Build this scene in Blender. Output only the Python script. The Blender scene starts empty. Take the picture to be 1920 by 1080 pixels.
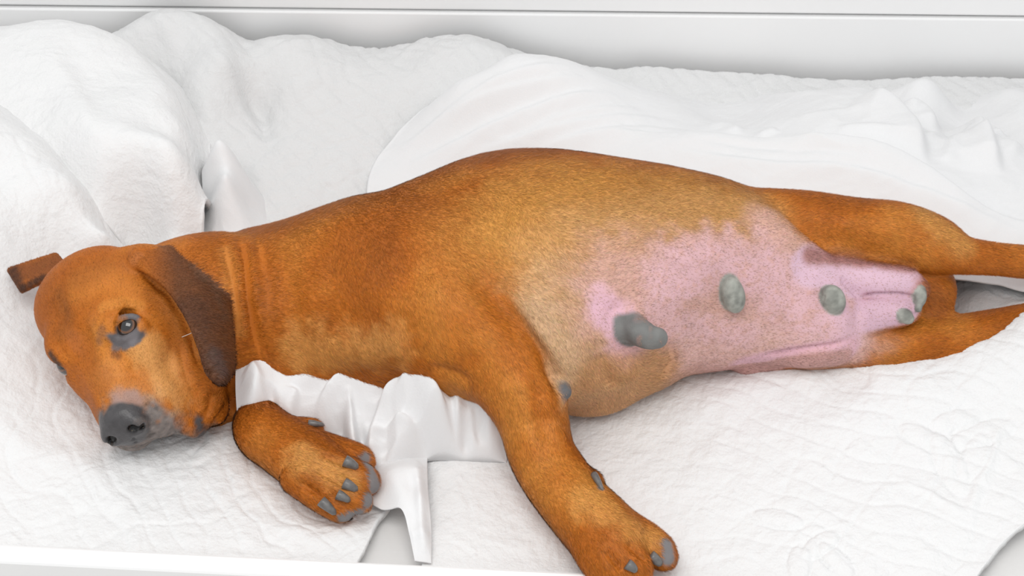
import bpy, math, random
import numpy as np
from mathutils import Vector, Matrix
from mathutils.bvhtree import BVHTree
np.random.seed(7); random.seed(7)
FINE = 1.0            # voxel scale of the dog surface (1 = full detail)
FUR = True

# ------------------------------------------------------------------ camera, light, exposure
scene = bpy.context.scene
COL = scene.collection
PITCH = math.radians(40.0)
CAM = np.array([0.0, -1.8385, 1.593])
FPX = 65.0 / 36.0 * 1920.0
cam_data = bpy.data.cameras.new('camera'); cam_data.lens = 65.0; cam_data.sensor_width = 36.0
cam = bpy.data.objects.new('camera', cam_data); COL.objects.link(cam)
cam.location = CAM; cam.rotation_euler = (math.pi/2 - PITCH, 0, 0)
cam_data.clip_start = 0.05
scene.camera = cam
vs = scene.view_settings
vs.view_transform = 'Standard'; vs.look = 'None'; vs.gamma = 1.0; vs.use_curve_mapping = False
vs.exposure = 0.27

world = bpy.data.worlds.new('world'); scene.world = world; world.use_nodes = True
bg = world.node_tree.nodes['Background']
bg.inputs['Color'].default_value = (0.97, 0.985, 1.0, 1); bg.inputs['Strength'].default_value = 0.70

def area(name, loc, target, sx, sy, power, color=(1, 1, 1)):
    l = bpy.data.lights.new(name, 'AREA'); l.shape = 'RECTANGLE'; l.size = sx; l.size_y = sy
    l.energy = power; l.color = color
    o = bpy.data.objects.new(name, l); COL.objects.link(o); o.location = loc
    o.rotation_euler = (Vector(target) - Vector(loc)).to_track_quat('-Z', 'Y').to_euler()
    return o
area('window_light', (-0.15, -1.25, 2.35), (0.03, -0.25, 0.0), 1.9, 1.3, 28, (1.0, 0.985, 0.96))

# ------------------------------------------------------------------ pixel <-> place helpers
CR = np.array([1.0, 0, 0]); CU = np.array([0, math.sin(PITCH), math.cos(PITCH)]); CC = np.array([0, -math.cos(PITCH), math.sin(PITCH)])
def ray(px, py):
    d = CR*(px-960)/FPX + CU*(540-py)/FPX - CC
    return d/np.linalg.norm(d)
def P(px, py, z):
    d = ray(px, py); return CAM + d*((z-CAM[2])/d[2])
def PY(px, py, y):
    d = ray(px, py); return CAM + d*((y-CAM[1])/d[1])
def proj(p):
    v = np.asarray(p) - CAM; w = -(v @ CC)
    return np.stack([960 + FPX*(v @ CR)/w, 540 - FPX*(v @ CU)/w], -1)

# ------------------------------------------------------------------ generic object helpers
def link(o, parent=None):
    COL.objects.link(o)
    if parent is not None: o.parent = parent
    return o
def mesh_obj(name, verts, faces, mat, parent=None, smooth=True):
    me = bpy.data.meshes.new(name)
    verts = np.asarray(verts, dtype=np.float32)
    if isinstance(faces, np.ndarray):
        n, k = faces.shape
        me.vertices.add(len(verts)); me.vertices.foreach_set('co', verts.ravel())
        me.loops.add(n*k); me.loops.foreach_set('vertex_index', faces.astype(np.int32).ravel())
        me.polygons.add(n); me.polygons.foreach_set('loop_start', np.arange(0, n*k, k, dtype=np.int32))
        me.polygons.foreach_set('loop_total', np.full(n, k, dtype=np.int32))
        me.update(calc_edges=True); me.validate()
    else:
        me.from_pydata([tuple(v) for v in verts], [], faces); me.update()
    me.polygons.foreach_set('use_smooth', np.full(len(me.polygons), smooth))
    if mat: me.materials.append(mat)
    return link(bpy.data.objects.new(name, me), parent)
def tag(o, label, cat=None, group=None, kind=None):
    o['label'] = label
    if cat: o['category'] = cat
    if group: o['group'] = group
    if kind: o['kind'] = kind
    return o
def set_col(me, cols):
    a = me.color_attributes.new('coat', 'FLOAT_COLOR', 'POINT')
    c = np.ones((len(cols), 4), np.float32); c[:, :cols.shape[1]] = cols
    a.data.foreach_set('color', c.ravel())
def srgb(r, g, b):
    c = np.array([r, g, b])/255.0
    return np.where(c <= .04045, c/12.92, ((c+.055)/1.055)**2.4)
def new_mat(name):
    m = bpy.data.materials.new(name); m.use_nodes = True
    nt = m.node_tree; b = nt.nodes['Principled BSDF']
    return m, nt, b
def lookup(nt, kind, **kw):
    n = nt.nodes.new(kind)
    for k, v in kw.items():
        if k in n.inputs: n.inputs[k].default_value = v
        else: setattr(n, k, v)
    return n

# value noise in numpy (for cloth and coat)
def vnoise(x, y, seed=0):
    r = np.random.RandomState(seed); T = r.rand(256, 256)
    xi = np.floor(x).astype(int); yi = np.floor(y).astype(int); fx = x-xi; fy = y-yi
    fx = fx*fx*fx*(fx*(fx*6-15)+10); fy = fy*fy*fy*(fy*(fy*6-15)+10)
    a = T[xi % 256, yi % 256]; b = T[(xi+1) % 256, yi % 256]; c = T[xi % 256, (yi+1) % 256]; d = T[(xi+1) % 256, (yi+1) % 256]
    return (a*(1-fx)+b*fx)*(1-fy)+(c*(1-fx)+d*fx)*fy - .5
def fbm(x, y, seed=0, octv=4, gain=.5):
    s = 0; a = 1
    for i in range(octv):
        s = s + a*vnoise(x*2**i+17.3*i, y*2**i-9.1*i, seed+i); a *= gain
    return s
def polyd(pts, Q):
    """distance of points Q (n,dim) to a polyline, and the arc parameter 0..1"""
    pts = np.asarray(pts, float); best = np.full(len(Q), 1e9); par = np.zeros(len(Q))
    L = np.linalg.norm(np.diff(pts, axis=0), axis=1); cum = np.concatenate([[0], np.cumsum(L)])
    for i in range(len(pts)-1):
        a = pts[i]; ab = pts[i+1]-a; t = np.clip(((Q-a) @ ab)/max(ab @ ab, 1e-12), 0, 1)
        d = np.linalg.norm(Q-(a+t[:, None]*ab), axis=1); m = d < best
        best = np.where(m, d, best); par = np.where(m, (cum[i]+t*L[i])/cum[-1], par)
    return best, par
def spline(pts, n=8):
    """Catmull-Rom through rows of pts"""
    p = np.asarray(pts, float); p = np.vstack([2*p[0]-p[1], p, 2*p[-1]-p[-2]]); out = []
    for i in range(1, len(p)-2):
        for t in np.linspace(0, 1, n, endpoint=False):
            out.append(.5*((2*p[i])+(p[i+1]-p[i-1])*t+(2*p[i-1]-5*p[i]+4*p[i+1]-p[i+2])*t*t+(3*p[i]-p[i-1]-3*p[i+1]+p[i+2])*t**3))
    out.append(p[-2]); return np.array(out)


# ------------------------------------------------------------------ materials of the room and the bedding
def paint(name, col, rough):
    m, nt, b = new_mat(name); tc = nt.nodes.new('ShaderNodeTexCoord')
    nz = lookup(nt, 'ShaderNodeTexNoise', Scale=9.0, Detail=4.0); nt.links.new(tc.outputs['Object'], nz.inputs['Vector'])
    rp = nt.nodes.new('ShaderNodeValToRGB'); e = rp.color_ramp.elements
    e[0].color = (*[c*.97 for c in col], 1); e[1].color = (*col, 1)
    nt.links.new(nz.outputs['Fac'], rp.inputs['Fac']); nt.links.new(rp.outputs['Color'], b.inputs['Base Color'])
    n2 = lookup(nt, 'ShaderNodeTexNoise', Scale=120.0, Detail=2.0); nt.links.new(tc.outputs['Object'], n2.inputs['Vector'])
    bp = lookup(nt, 'ShaderNodeBump', Strength=.05, Distance=.001); nt.links.new(n2.outputs['Fac'], bp.inputs['Height']); nt.links.new(bp.outputs['Normal'], b.inputs['Normal'])
    b.inputs['Roughness'].default_value = rough; return m
M_board = paint('white_lacquer', (.90, .90, .90), .35)
M_wall = paint('wall_paint', (.78, .78, .78), .8)
M_floor = paint('floor_paint', (.55, .53, .50), .5)
def cloth(name, col, weave, depth, strength, crinkle=0.0, cscale=60.0, trans=0.0):
    m, nt, b = new_mat(name); tc = nt.nodes.new('ShaderNodeTexCoord')
    nz = lookup(nt, 'ShaderNodeTexNoise', Scale=weave, Detail=3.0); nt.links.new(tc.outputs['Object'], nz.inputs['Vector'])
    h = nz.outputs['Fac']
    if crinkle:
        vo = lookup(nt, 'ShaderNodeTexVoronoi', Scale=cscale); vo.feature = 'SMOOTH_F1'
        wv = lookup(nt, 'ShaderNodeTexNoise', Scale=18.0, Detail=2.0); nt.links.new(tc.outputs['Object'], wv.inputs['Vector'])
        mx = nt.nodes.new('ShaderNodeMix'); mx.data_type = 'VECTOR'; mx.inputs[0].default_value = .06
        nt.links.new(tc.outputs['Object'], mx.inputs[4]); nt.links.new(wv.outputs['Color'], mx.inputs[5]); nt.links.new(mx.outputs[1], vo.inputs['Vector'])
        ma = nt.nodes.new('ShaderNodeMath'); ma.operation = 'MULTIPLY_ADD'; ma.inputs[1].default_value = -crinkle
        nt.links.new(vo.outputs['Distance'], ma.inputs[0]); nt.links.new(nz.outputs['Fac'], ma.inputs[2]); h = ma.outputs[0]
    bp = lookup(nt, 'ShaderNodeBump', Strength=strength, Distance=depth); nt.links.new(h, bp.inputs['Height']); nt.links.new(bp.outputs['Normal'], b.inputs['Normal'])
    b.inputs['Base Color'].default_value = (*col, 1); b.inputs['Roughness'].default_value = .9
    b.inputs['Specular IOR Level'].default_value = .15; b.inputs['Sheen Weight'].default_value = .15
    return m
M_quilt = cloth('white_quilt_cotton', (.79, .79, .79), 260.0, .003, .42, 1.5, 75.0)
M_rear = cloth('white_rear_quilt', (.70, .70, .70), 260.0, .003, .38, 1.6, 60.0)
M_sheet = cloth('white_muslin', (.77, .77, .775), 420.0, .0012, .25)
M_under = cloth('white_mattress_cover', (.72, .71, .70), 300.0, .0015, .2)

# ------------------------------------------------------------------ bed frame and room
def box_mesh(name, c, s, mat, parent=None, rz=0.0, bev=.003):
    import bmesh
    bm = bmesh.new(); bmesh.ops.create_cube(bm, size=1.0)
    for v in bm.verts: v.co = Vector((v.co.x*s[0], v.co.y*s[1], v.co.z*s[2]))
    bmesh.ops.bevel(bm, geom=bm.edges[:], offset=bev, segments=2, affect='EDGES', profile=.5)
    me = bpy.data.meshes.new(name); bm.to_mesh(me); bm.free(); me.materials.append(mat)
    me.polygons.foreach_set('use_smooth', np.full(len(me.polygons), False))
    o = bpy.data.objects.new(name, me); link(o, parent); o.location = c; o.rotation_euler = (0, 0, rz); return o
FLOOR_Z = -.40
fl = mesh_obj('floor', [(-3, -3.2, FLOOR_Z), (3, -3.2, FLOOR_Z), (3, .74, FLOOR_Z), (-3, .74, FLOOR_Z)], [(0, 1, 2, 3)], M_floor, smooth=False); fl['kind'] = 'structure'
wl = mesh_obj('wall_back', [(-3, .74, FLOOR_Z), (3, .74, FLOOR_Z), (3, .74, 2.1), (-3, .74, 2.1)], [(0, 1, 2, 3)], M_wall, smooth=False); wl['kind'] = 'structure'
bed = bpy.data.objects.new('bed_frame', None); link(bed); bed.location = (0, 0, FLOOR_Z)
tag(bed, 'white lacquered low bed frame with plain boards around the bedding', 'bed')
def bp_(name, c, s, rz=0.0, bev=.003): return box_mesh(name, (c[0], c[1], c[2]-FLOOR_Z), s, M_board, bed, rz, bev)
# back boards follow the seam seen above the bedding
a0, a1 = PY(0, 9, .600), PY(1920, 44, .568)
rz_b = math.atan2(a1[1]-a0[1], a1[0]-a0[0]); zs_b = (a0[2]+a1[2])/2
yb = (a0[1]+a1[1])/2
bp_('back_board', (0, yb+.011, (zs_b-.30)/2+.0), (1.95, .022, zs_b+.30), rz_b, .0025)
bp_('back_rail', (0, yb+.014, zs_b+.004+.075), (1.95, .022, .15), rz_b, .003)
f0, f1 = P(0, 1019, .030), P(1200, 1078, .030)
rz_f = math.atan2(f1[1]-f0[1], f1[0]-f0[0]); yf = f0[1]+(0-f0[0])*math.tan(rz_f)
bp_('front_board', (0, yf-.013/math.cos(rz_f), (.030-.30)/2), (1.95, .026, .330), rz_f, .004)
bp_('side_board', (-.965, .05, -.10), (.022, 1.12, .36)); bp_('side_board', (.965, .05, -.10), (.022, 1.06, .36))
bp_('base_panel', (0, .06, -.285), (1.90, 1.02, .02))
for sx in (-.93, .93):
    for sy in (-.46, .55): bp_('leg', (sx, sy, -.345), (.06, .06, .11))

# ------------------------------------------------------------------ bedding: each cloth is a patch with its own height field
def rbf(ctrl):
    C = np.asarray(ctrl, float); n = len(C)
    r = np.linalg.norm(C[:, None, :2]-C[None, :, :2], axis=2); K = np.where(r > 0, r*r*np.log(np.maximum(r, 1e-9)), 0)+np.eye(n)*2e-5
    Pm = np.hstack([np.ones((n, 1)), C[:, :2]]); A = np.block([[K, Pm], [Pm.T, np.zeros((3, 3))]])
    w = np.linalg.solve(A, np.concatenate([C[:, 2], np.zeros(3)]))
    def f(x, y):
        out = w[n]+w[n+1]*x+w[n+2]*y
        for i in range(n):
            r2 = (x-C[i, 0])**2+(y-C[i, 1])**2; out = out+w[i]*.5*r2*np.log(np.maximum(r2, 1e-18))
        return out
    return f
def cz(px, py, z): return P(px, py, z)                # control point by height
def cy(px, py, y): return PY(px, py, y)               # control point by depth
def curve(pts, n):
    q = spline(pts, 12); L = np.concatenate([[0], np.cumsum(np.linalg.norm(np.diff(q, axis=0), axis=1))]); t = np.linspace(0, L[-1], n)
    return np.stack([np.interp(t, L, q[:, i]) for i in range(q.shape[1])], 1)
def coons(front, back, left, right, nu, nv):
    """front/back run left to right, left/right run front to back; world xy"""
    f, b_, l, r = curve(front, nu), curve(back, nu), curve(left, nv), curve(right, nv)
    u = np.linspace(0, 1, nu)[:, None, None]; v = np.linspace(0, 1, nv)[None, :, None]
    S = (1-v)*f[:, None]+v*b_[:, None]+(1-u)*l[None]+u*r[None]-((1-u)*(1-v)*f[0]+u*(1-v)*f[-1]+(1-u)*v*b_[0]+u*v*b_[-1])
    return S
def xy(*pts): return [P(*p)[:2] for p in pts]
def grid_obj(name, S, Z, mat, thick, label, cat, group=None):
    nu, nv = S.shape[:2]; V = np.concatenate([S.reshape(-1, 2), Z.reshape(-1, 1)], 1)
    i, j = np.meshgrid(np.arange(nu-1), np.arange(nv-1), indexing='ij'); a = (i*nv+j).ravel()
    F = np.stack([a, a+nv, a+nv+1, a+1], 1)
    o = mesh_obj(name, V, F, mat)
    if thick:
        md = o.modifiers.new('thickness', 'SOLIDIFY'); md.thickness = thick; md.offset = -1
    return tag(o, label, cat, group)
def ridge(X, Y, poly, h, w, w2=None, taper=True):
    """fold along a polyline of (px,py,z): height h, soft width w on one side and w2 on the other"""
    pl = np.array(xy(*poly)); Q = np.stack([X.ravel(), Y.ravel()], 1); d, t = polyd(pl, Q)
    if w2 is not None:
        k = np.argmin(((Q[:, None, :]-pl[None])**2).sum(2), axis=1); k = np.clip(k, 0, len(pl)-2); tg = pl[k+1]-pl[k]
        side = tg[:, 0]*(Q[:, 1]-pl[k][:, 1])-tg[:, 1]*(Q[:, 0]-pl[k][:, 0]); ww = np.where(side > 0, w, w2)
    else: ww = w
    g = h*np.exp(-(d/ww)**2)
    if taper: g = g*np.clip(np.minimum(t, 1-t)*5+(0 if w2 else .12), 0, 1)
    return g.reshape(X.shape)
def puffs(X, Y, ang, s1, s2, w, depth, warp=.012, seed=0):
    """stitched quilting: two warped families of seams pressed into the wadding"""
    wx = fbm(X*7, Y*7, seed, 3)*warp*2; wy = fbm(X*7+50, Y*7, seed+9, 3)*warp*2
    a = math.radians(ang); U = (X+wx)*math.cos(a)+(Y+wy)*math.sin(a); V = -(X+wx)*math.sin(a)+(Y+wy)*math.cos(a)
    d1 = np.abs((U/s1) % 1-.5)*s1; d2 = np.abs((V/s2) % 1-.5)*s2; d1 = s1/2-d1; d2 = s2/2-d2
    d1 = np.minimum(np.abs(d1), s1); d2 = np.minimum(np.abs(d2), s2)
    g = 1-np.maximum(np.exp(-(d1/w)**2), .75*np.exp(-(d2/w)**2))
    return depth*(g-1)
def crumple(X, Y, f, amp, seed, stretch=(1, 1), ang=0, octv=4):
    a = math.radians(ang); U = (X*math.cos(a)+Y*math.sin(a))*stretch[0]; V = (-X*math.sin(a)+Y*math.cos(a))*stretch[1]
    U = U+.10/f*8*fbm(X*f*.6, Y*f*.6, seed+3, 2); V = V+.10/f*8*fbm(X*f*.6+9, Y*f*.6, seed+5, 2); s = 0; am = amp
    for o in range(octv):
        s = s+am*(1-2.6*np.abs(vnoise(U*f*2**o+o*7, V*f*2**o+o*3, seed+o))); am *= .48
    return s-amp*.8

# mattress under everything
gx, gy = np.meshgrid(np.linspace(-.945, .945, 120), np.linspace(-.44, .545, 80), indexing='ij')
S = np.stack([gx, gy], 2); sh = (gy-.05)/.5
S[..., 1] += np.interp(gx, [-.945, .945], [.03, -.03])
Zm = -.012+.002*fbm(gx*9, gy*9, 41, 3)+crumple(gx, gy, 6, .0025, 43)-.05*np.clip((np.abs(gx)-.92)/.03, 0, 1)**2
mt = grid_obj('mattress', S, Zm, M_under, .20, 'off-white mattress cover showing in the gaps between the quilts', 'mattress')

def blur(Z, n):
    for _ in range(n):
        for ax in (0, 1):
            q = np.concatenate([np.take(Z, [0], ax), Z, np.take(Z, [-1], ax)], ax); m = Z.shape[ax]
            Z = .25*np.take(q, np.arange(m), ax)+.5*np.take(q, np.arange(1, m+1), ax)+.25*np.take(q, np.arange(2, m+2), ax)
    return Z
def edge_fade(S, n=10):
    nu, nv = S.shape[:2]; i = np.minimum(np.arange(nu), nu-1-np.arange(nu)); j = np.minimum(np.arange(nv), nv-1-np.arange(nv))
    return np.clip(np.minimum(i[:, None], j[None])/n, 0, 1)
# --- quilt under the head and the lower paw, rising to the left into a bolster
fr = xy((-260, 1030, 0), (0, 1052, 0), (300, 1058, 0), (560, 1062, 0), (668, 1064, 0))
bk = xy((-330, 40, .12), (-120, 110, .12), (0, 176, .115), (80, 246, .105), (152, 330, .09), (212, 432, .06), (300, 470, .02), (520, 500, -.006), (860, 560, -.006))
lf = [fr[0], np.array((-.93, -.2)), np.array((-.94, .1)), bk[0]]
rt = [fr[-1], *xy((692, 1012, .006), (706, 978, .006), (738, 935, .004), (780, 850, .0), (850, 740, 0)), bk[-1]]
S = coons(fr, bk, lf, rt, 380, 330); X, Y = S[..., 0], S[..., 1]
q1 = rbf([cz(-200, 1000, .012), cz(0, 1040, .012), cz(200, 1050, .012), cz(450, 1050, .010), cz(640, 1050, .006), cz(100, 950, .014), cz(300, 930, .010), cz(520, 930, .004), cz(660, 985, .006), cz(760, 900, .004),
          cz(0, 820, .03), cz(120, 840, .022), cz(250, 870, .016), cz(400, 850, .010), cz(400, 700, .0), cz(250, 700, .012), cz(0, 680, .065), cz(60, 660, .055), cz(-150, 700, .10), cz(120, 600, .045),
          cz(0, 560, .085), cz(0, 480, .115), cz(-150, 500, .16), cz(200, 560, .02), cz(300, 500, .02), cz(120, 470, .078), cz(60, 400, .125), cz(0, 420, .135), cz(0, 330, .152), cz(0, 202, .160), cz(70, 264, .152), cz(138, 346, .132), cz(196, 442, .096), cz(-120, 130, .165), cz(-150, 330, .18), cz(240, 480, .04), cz(500, 500, -.006), cz(700, 600, -.006),
          cz(0, 176, .115), cz(80, 246, .10), cz(152, 330, .085), cz(214, 432, .05), cz(-120, 110, .12), cz(-330, 40, .12), cz(860, 560, -.008)])
Z = q1(X, Y)
Z += (puffs(X, Y, 24, .034, .062, .0034, .0013, .034, 3)+.0024*fbm(X*30, Y*30, 5, 4, .6)+.006*fbm(X*6, Y*6, 8, 2)+crumple(X, Y, 22, .0009, 6, (1, .6), 20, 3))*edge_fade(S)
Z += ridge(X, Y, [(0, 800, .02), (60, 850, .02), (130, 860, .02), (220, 930, .01)], .006, .02)
Z += ridge(X, Y, [(520, 985, .01), (600, 1000, .01), (690, 985, .01)], .006, .02)
grid_obj('quilt', S, Z, M_quilt, .008, 'white quilted bedspread under the head and the bent front paw', 'quilt')

# --- quilt under the belly, reaching to the front board and the right
fr = xy((790, 1068, .0), (1000, 1076, 0), (1300, 1092, 0), (1600, 1108, 0), (1812, 1116, 0))
rt = [fr[-1], *xy((1848, 1062, .005), (1890, 1016, .005), (1960, 960, .012), (2060, 890, .02), (2150, 780, .03)), np.array((.90, .05))]
bk = [np.array(p) for p in ((-.12, .10), (.1, .16), (.4, .16), (.7, .12), (.90, .05))]
lf = [fr[0], *xy((800, 980, .0), (796, 880, .0), (800, 780, 0)), bk[0]]
S = coons(fr, bk, lf, rt, 420, 300); X, Y = S[..., 0], S[..., 1]
q2 = rbf([cz(820, 1055, .002), cz(1000, 1065, .004), cz(1300, 1075, .006), cz(1600, 1080, .008), cz(1800, 1070, .010), cz(820, 900, 0), cz(1000, 900, .002), cz(1250, 950, .008), cz(1500, 930, .012), cz(1750, 930, .016), cz(1900, 900, .022),
          cz(900, 780, .0), cz(1060, 790, .004), cz(1250, 790, .014), cz(1450, 780, .022), cz(1650, 780, .030), cz(1850, 760, .036),
          cz(1100, 765, .006), cz(1250, 722, .018), cz(1400, 688, .026), cz(1500, 680, .031), cz(1600, 676, .038), cz(1720, 690, .046), cz(1820, 640, .058), cz(1920, 586, .068), cz(2050, 560, .07),
          cz(1300, 620, .0), cz(1500, 600, .0), cz(1640, 630, .0), cz(1750, 610, .004), cz(1850, 570, .030), cz(1960, 545, .04), cz(1000, 600, 0), cz(1700, 500, .0), cz(1850, 545, .040), cz(2050, 700, .05), cz(1900, 450, .02), cz(1000, 400, 0), cz(1500, 400, 0)])
Z = q2(X, Y)
leaf = 0
fade = np.clip((X-.05)/.35, .15, 1)*edge_fade(S)
Z += (puffs(X, Y, 62, .034, .058, .0032, .0014, .022, 23))*fade+(.0022*fbm(X*26, Y*26, 25, 4, .6)+.008*fbm(X*5, Y*5, 28, 2))*edge_fade(S)
cx0, cy0 = P(1800, 850, .02)[:2]
for k, (ax, ay, an, l, w) in enumerate([(1840, 820, 20, .045, .018), (1780, 870, 100, .05, .018), (1825, 860, 60, .04, .016), (1740, 830, 150, .04, .016), (1790, 800, 200, .035, .015), (1540, 1010, 40, .03, .014), (1570, 1040, 120, .03, .014), (1500, 1045, 80, .03, .014), (1460, 960, 160, .03, .014)]):
    c = P(ax, ay, .02)[:2]; a = math.radians(an); U = ((X-c[0])*math.cos(a)+(Y-c[1])*math.sin(a))/l; W = (-(X-c[0])*math.sin(a)+(Y-c[1])*math.cos(a))/w
    r = np.sqrt(U*U+W*W); Z += .0030*np.clip(1-r, 0, 1)**.6-.0014*np.exp(-((r-1.0)/.14)**2)
for pl in ([(1880, 800, .02), (1850, 880, .02), (1815, 960, .02)], [(1815, 960, .02), (1740, 920, .02), (1680, 890, .02)]):
    Z += ridge(X, Y, pl, .0035, .007)
Z += ridge(X, Y, [(1430, 720, .02), (1520, 760, .02), (1640, 700, .03)], -.007, .03)
Z += ridge(X, Y, [(1250, 780, .02), (1400, 740, .02), (1560, 700, .03)], .006, .03)
grid_obj('quilt', S, Z, M_quilt, .008, 'white quilted bedspread under the pink belly and the stretched front leg', 'quilt')

# --- bolster of folded quilt at the left, behind the head
fr = [np.array(p) for p in ((-.93, .12), (-.66, .14), (-.50, .10), (-.42, .06))]
bk = [np.array(p) for p in ((-.93, .535), (-.75, .535), (-.62, .53), (-.53, .50))]
lf = [fr[0], np.array((-.94, .3)), bk[0]]
rt = [fr[-1], *xy((402, 420, .02), (398, 330, .03), (392, 250, .04), (366, 180, .05), (300, 120, .06)), bk[-1]]
S = coons(fr, bk, lf, rt, 240, 260); X, Y = S[..., 0], S[..., 1]
q3 = rbf([cy(-150, 60, .46), cy(0, 48, .46), cy(100, 38, .46), cy(180, 52, .46), cy(230, 75, .455), cz(300, 140, .115), cz(340, 190, .105), cz(355, 260, .10), cz(370, 330, .09), cz(380, 400, .075), cz(300, 250, .125), cz(250, 150, .140), cz(150, 150, .150), cz(40, 150, .155), cz(-150, 150, .14),
          cz(300, 360, .105), cz(220, 300, .135), cz(150, 250, .142), cz(250, 420, .085), cz(0, 330, .09), cz(120, 400, .06), cz(330, 440, .06), (-.93, .12, .05), (-.66, .14, .03), (-.50, .10, -.005), (-.42, .06, -.01), cz(300, 470, .03), (-.75, .535, .06), (-.62, .53, .06), (-.9, .535, .06), cz(401, 420, .0), cz(396, 330, .02), cz(388, 245, .035), cz(362, 180, .045), (-.53, .50, .05)])
Z = q3(X, Y)
Z += ridge(X, Y, [(95, 100, .15), (150, 200, .15), (195, 320, .14), (215, 430, .10)], .014, .016, .05)
Z += ridge(X, Y, [(210, 70, .13), (280, 140, .12), (340, 220, .11), (360, 330, .09)], .008, .012, .04)
Z = blur(Z, 30)
Z += .0022*fbm(X*34, Y*34, 35, 3)+.004*fbm(X*9, Y*9, 38, 3)+crumple(X, Y, 24, .0015, 39, (.4, 1), 15, 3)
grid_obj('quilt', S, Z, M_quilt, .008, 'thick folded white quilt heaped behind the forehead of the dog', 'quilt')

# --- blanket along the back board
fr = [np.array(p) for p in ((-.56, .10), (-.3, .08), (0, .06), (.3, .10), (.7, .12))]
bk = [np.array(p) for p in ((-.86, .574), (-.5, .566), (-.2, .560), (.2, .552), (.85, .540))]
lf = [fr[0], np.array((-.75, .35)), bk[0]]; rt = [fr[-1], np.array((.80, .3)), bk[-1]]
S = coons(fr, bk, lf, rt, 420, 200); X, Y = S[..., 0], S[..., 1]
q4 = rbf([cy(-100, 110, .50), cy(60, 100, .50), cy(160, 85, .51), (-.86, .574, .05), (-.6, .568, .08), (-.4, .563, .07), (-.2, .56, .06), (0, .556, .06), (.2, .552, .03), (.5, .546, .01), (.85, .54, .01),
          cy(240, 52, .52), cy(290, 36, .52), cy(340, 34, .52), cy(420, 56, .52), cy(462, 92, .51), cy(500, 76, .52), cy(560, 72, .52), cy(620, 88, .52), cy(680, 104, .52), cy(740, 104, .52), cy(800, 92, .52), cy(870, 82, .52), cy(940, 96, .52), cy(1010, 130, .51),
          cy(1150, 180, .50), cy(1300, 178, .50), cy(1450, 178, .50), cy(1700, 178, .50), cy(1900, 172, .50),
          cz(400, 200, .07), cz(470, 190, .05), cz(430, 120, .11), cz(540, 160, .075), cz(650, 200, .055), cz(450, 300, .03), cz(550, 300, .03), cz(650, 300, .03), cz(500, 400, .012), cz(800, 200, .05), cz(900, 150, .07), cz(800, 300, .02), cz(1100, 260, .0), cz(1400, 260, .0), cz(1700, 260, 0), cz(300, 300, .02), cz(300, 200, .03), cz(1800, 400, 0), cz(1200, 380, 0), cz(800, 400, 0)])
Z = q4(X, Y)
Z += ridge(X, Y, [(300, 60, .10), (330, 110, .10), (380, 180, .08), (400, 250, .05)], .008, .014)
Z += ridge(X, Y, [(440, 130, .09), (490, 190, .06), (500, 260, .04)], -.012, .014)
Z += .003*fbm(X*24, Y*24, 45, 3)+.007*fbm(X*8, Y*8, 48, 3)+puffs(X, Y, 40, .026, .034, .003, .002, .02, 46)+crumple(X, Y, 24, .0018, 49, (1, 1), 0, 3)
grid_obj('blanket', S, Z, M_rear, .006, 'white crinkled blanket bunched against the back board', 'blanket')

# --- muslin sheet draped behind the back and the hind legs
fr = [np.array(p) for p in ((-.19, .075), (0., .06), (.2, .05), (.45, .02), (.70, -.02), (.93, -.05))]
bk = [np.array(p) for p in ((-.06, .44), (.08, .50), (.3, .51), (.6, .53), (.93, .53))]
lf = [fr[0], *xy((690, 330, .03), (745, 240, .05), (840, 160, .08)), bk[0]]; rt = [fr[-1], np.array((.94, .25)), bk[-1]]
S = coons(fr, bk, lf, rt, 460, 300); X, Y = S[..., 0], S[..., 1]
q5 = rbf([cy(860, 152, .40), cy(950, 106, .42), cy(1010, 103, .42), cy(1070, 112, .42), cy(1160, 152, .42), cy(1230, 176, .42), cy(1290, 205, .40), cy(1340, 225, .40), cy(1400, 215, .42), cy(1450, 188, .43), cy(1560, 168, .43), cy(1630, 165, .43), cy(1672, 185, .44), cy(1712, 148, .46), cy(1752, 150, .46), cy(1786, 196, .46), cy(1840, 196, .46), cy(1882, 166, .47), cy(1930, 165, .47), cy(1720, 200, .40), cy(1800, 235, .40), cy(1880, 215, .40),
          cz(900, 200, .105), cz(1000, 180, .12), cz(1120, 220, .105), cz(1250, 250, .085), cz(800, 260, .06), cz(1000, 260, .09), cz(740, 320, .035),
          cz(1200, 296, .10), cz(1300, 318, .11), cz(1400, 338, .115), cz(1500, 348, .115), cz(1600, 360, .115), cz(1700, 372, .11), cz(1800, 425, .095), cz(1900, 452, .085), cz(2000, 470, .08), cz(1300, 270, .105), cz(1500, 290, .115), cz(1700, 330, .115), cz(1850, 390, .09),
          cz(1350, 250, .075), cz(1450, 260, .095), cz(1550, 220, .125), cz(1650, 230, .115), cz(1800, 280, .085), cz(1900, 300, .08),
          (.08, .50, .03), (.3, .51, .0), (.6, .515, -.01), (.9, .515, .0), (-.06, .44, .04), (0, .12, .0), (.2, .04, .05), (-.19, .075, .01), (.45, .02, .06), (.7, -.02, .05)])
Z = q5(X, Y)
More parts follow.
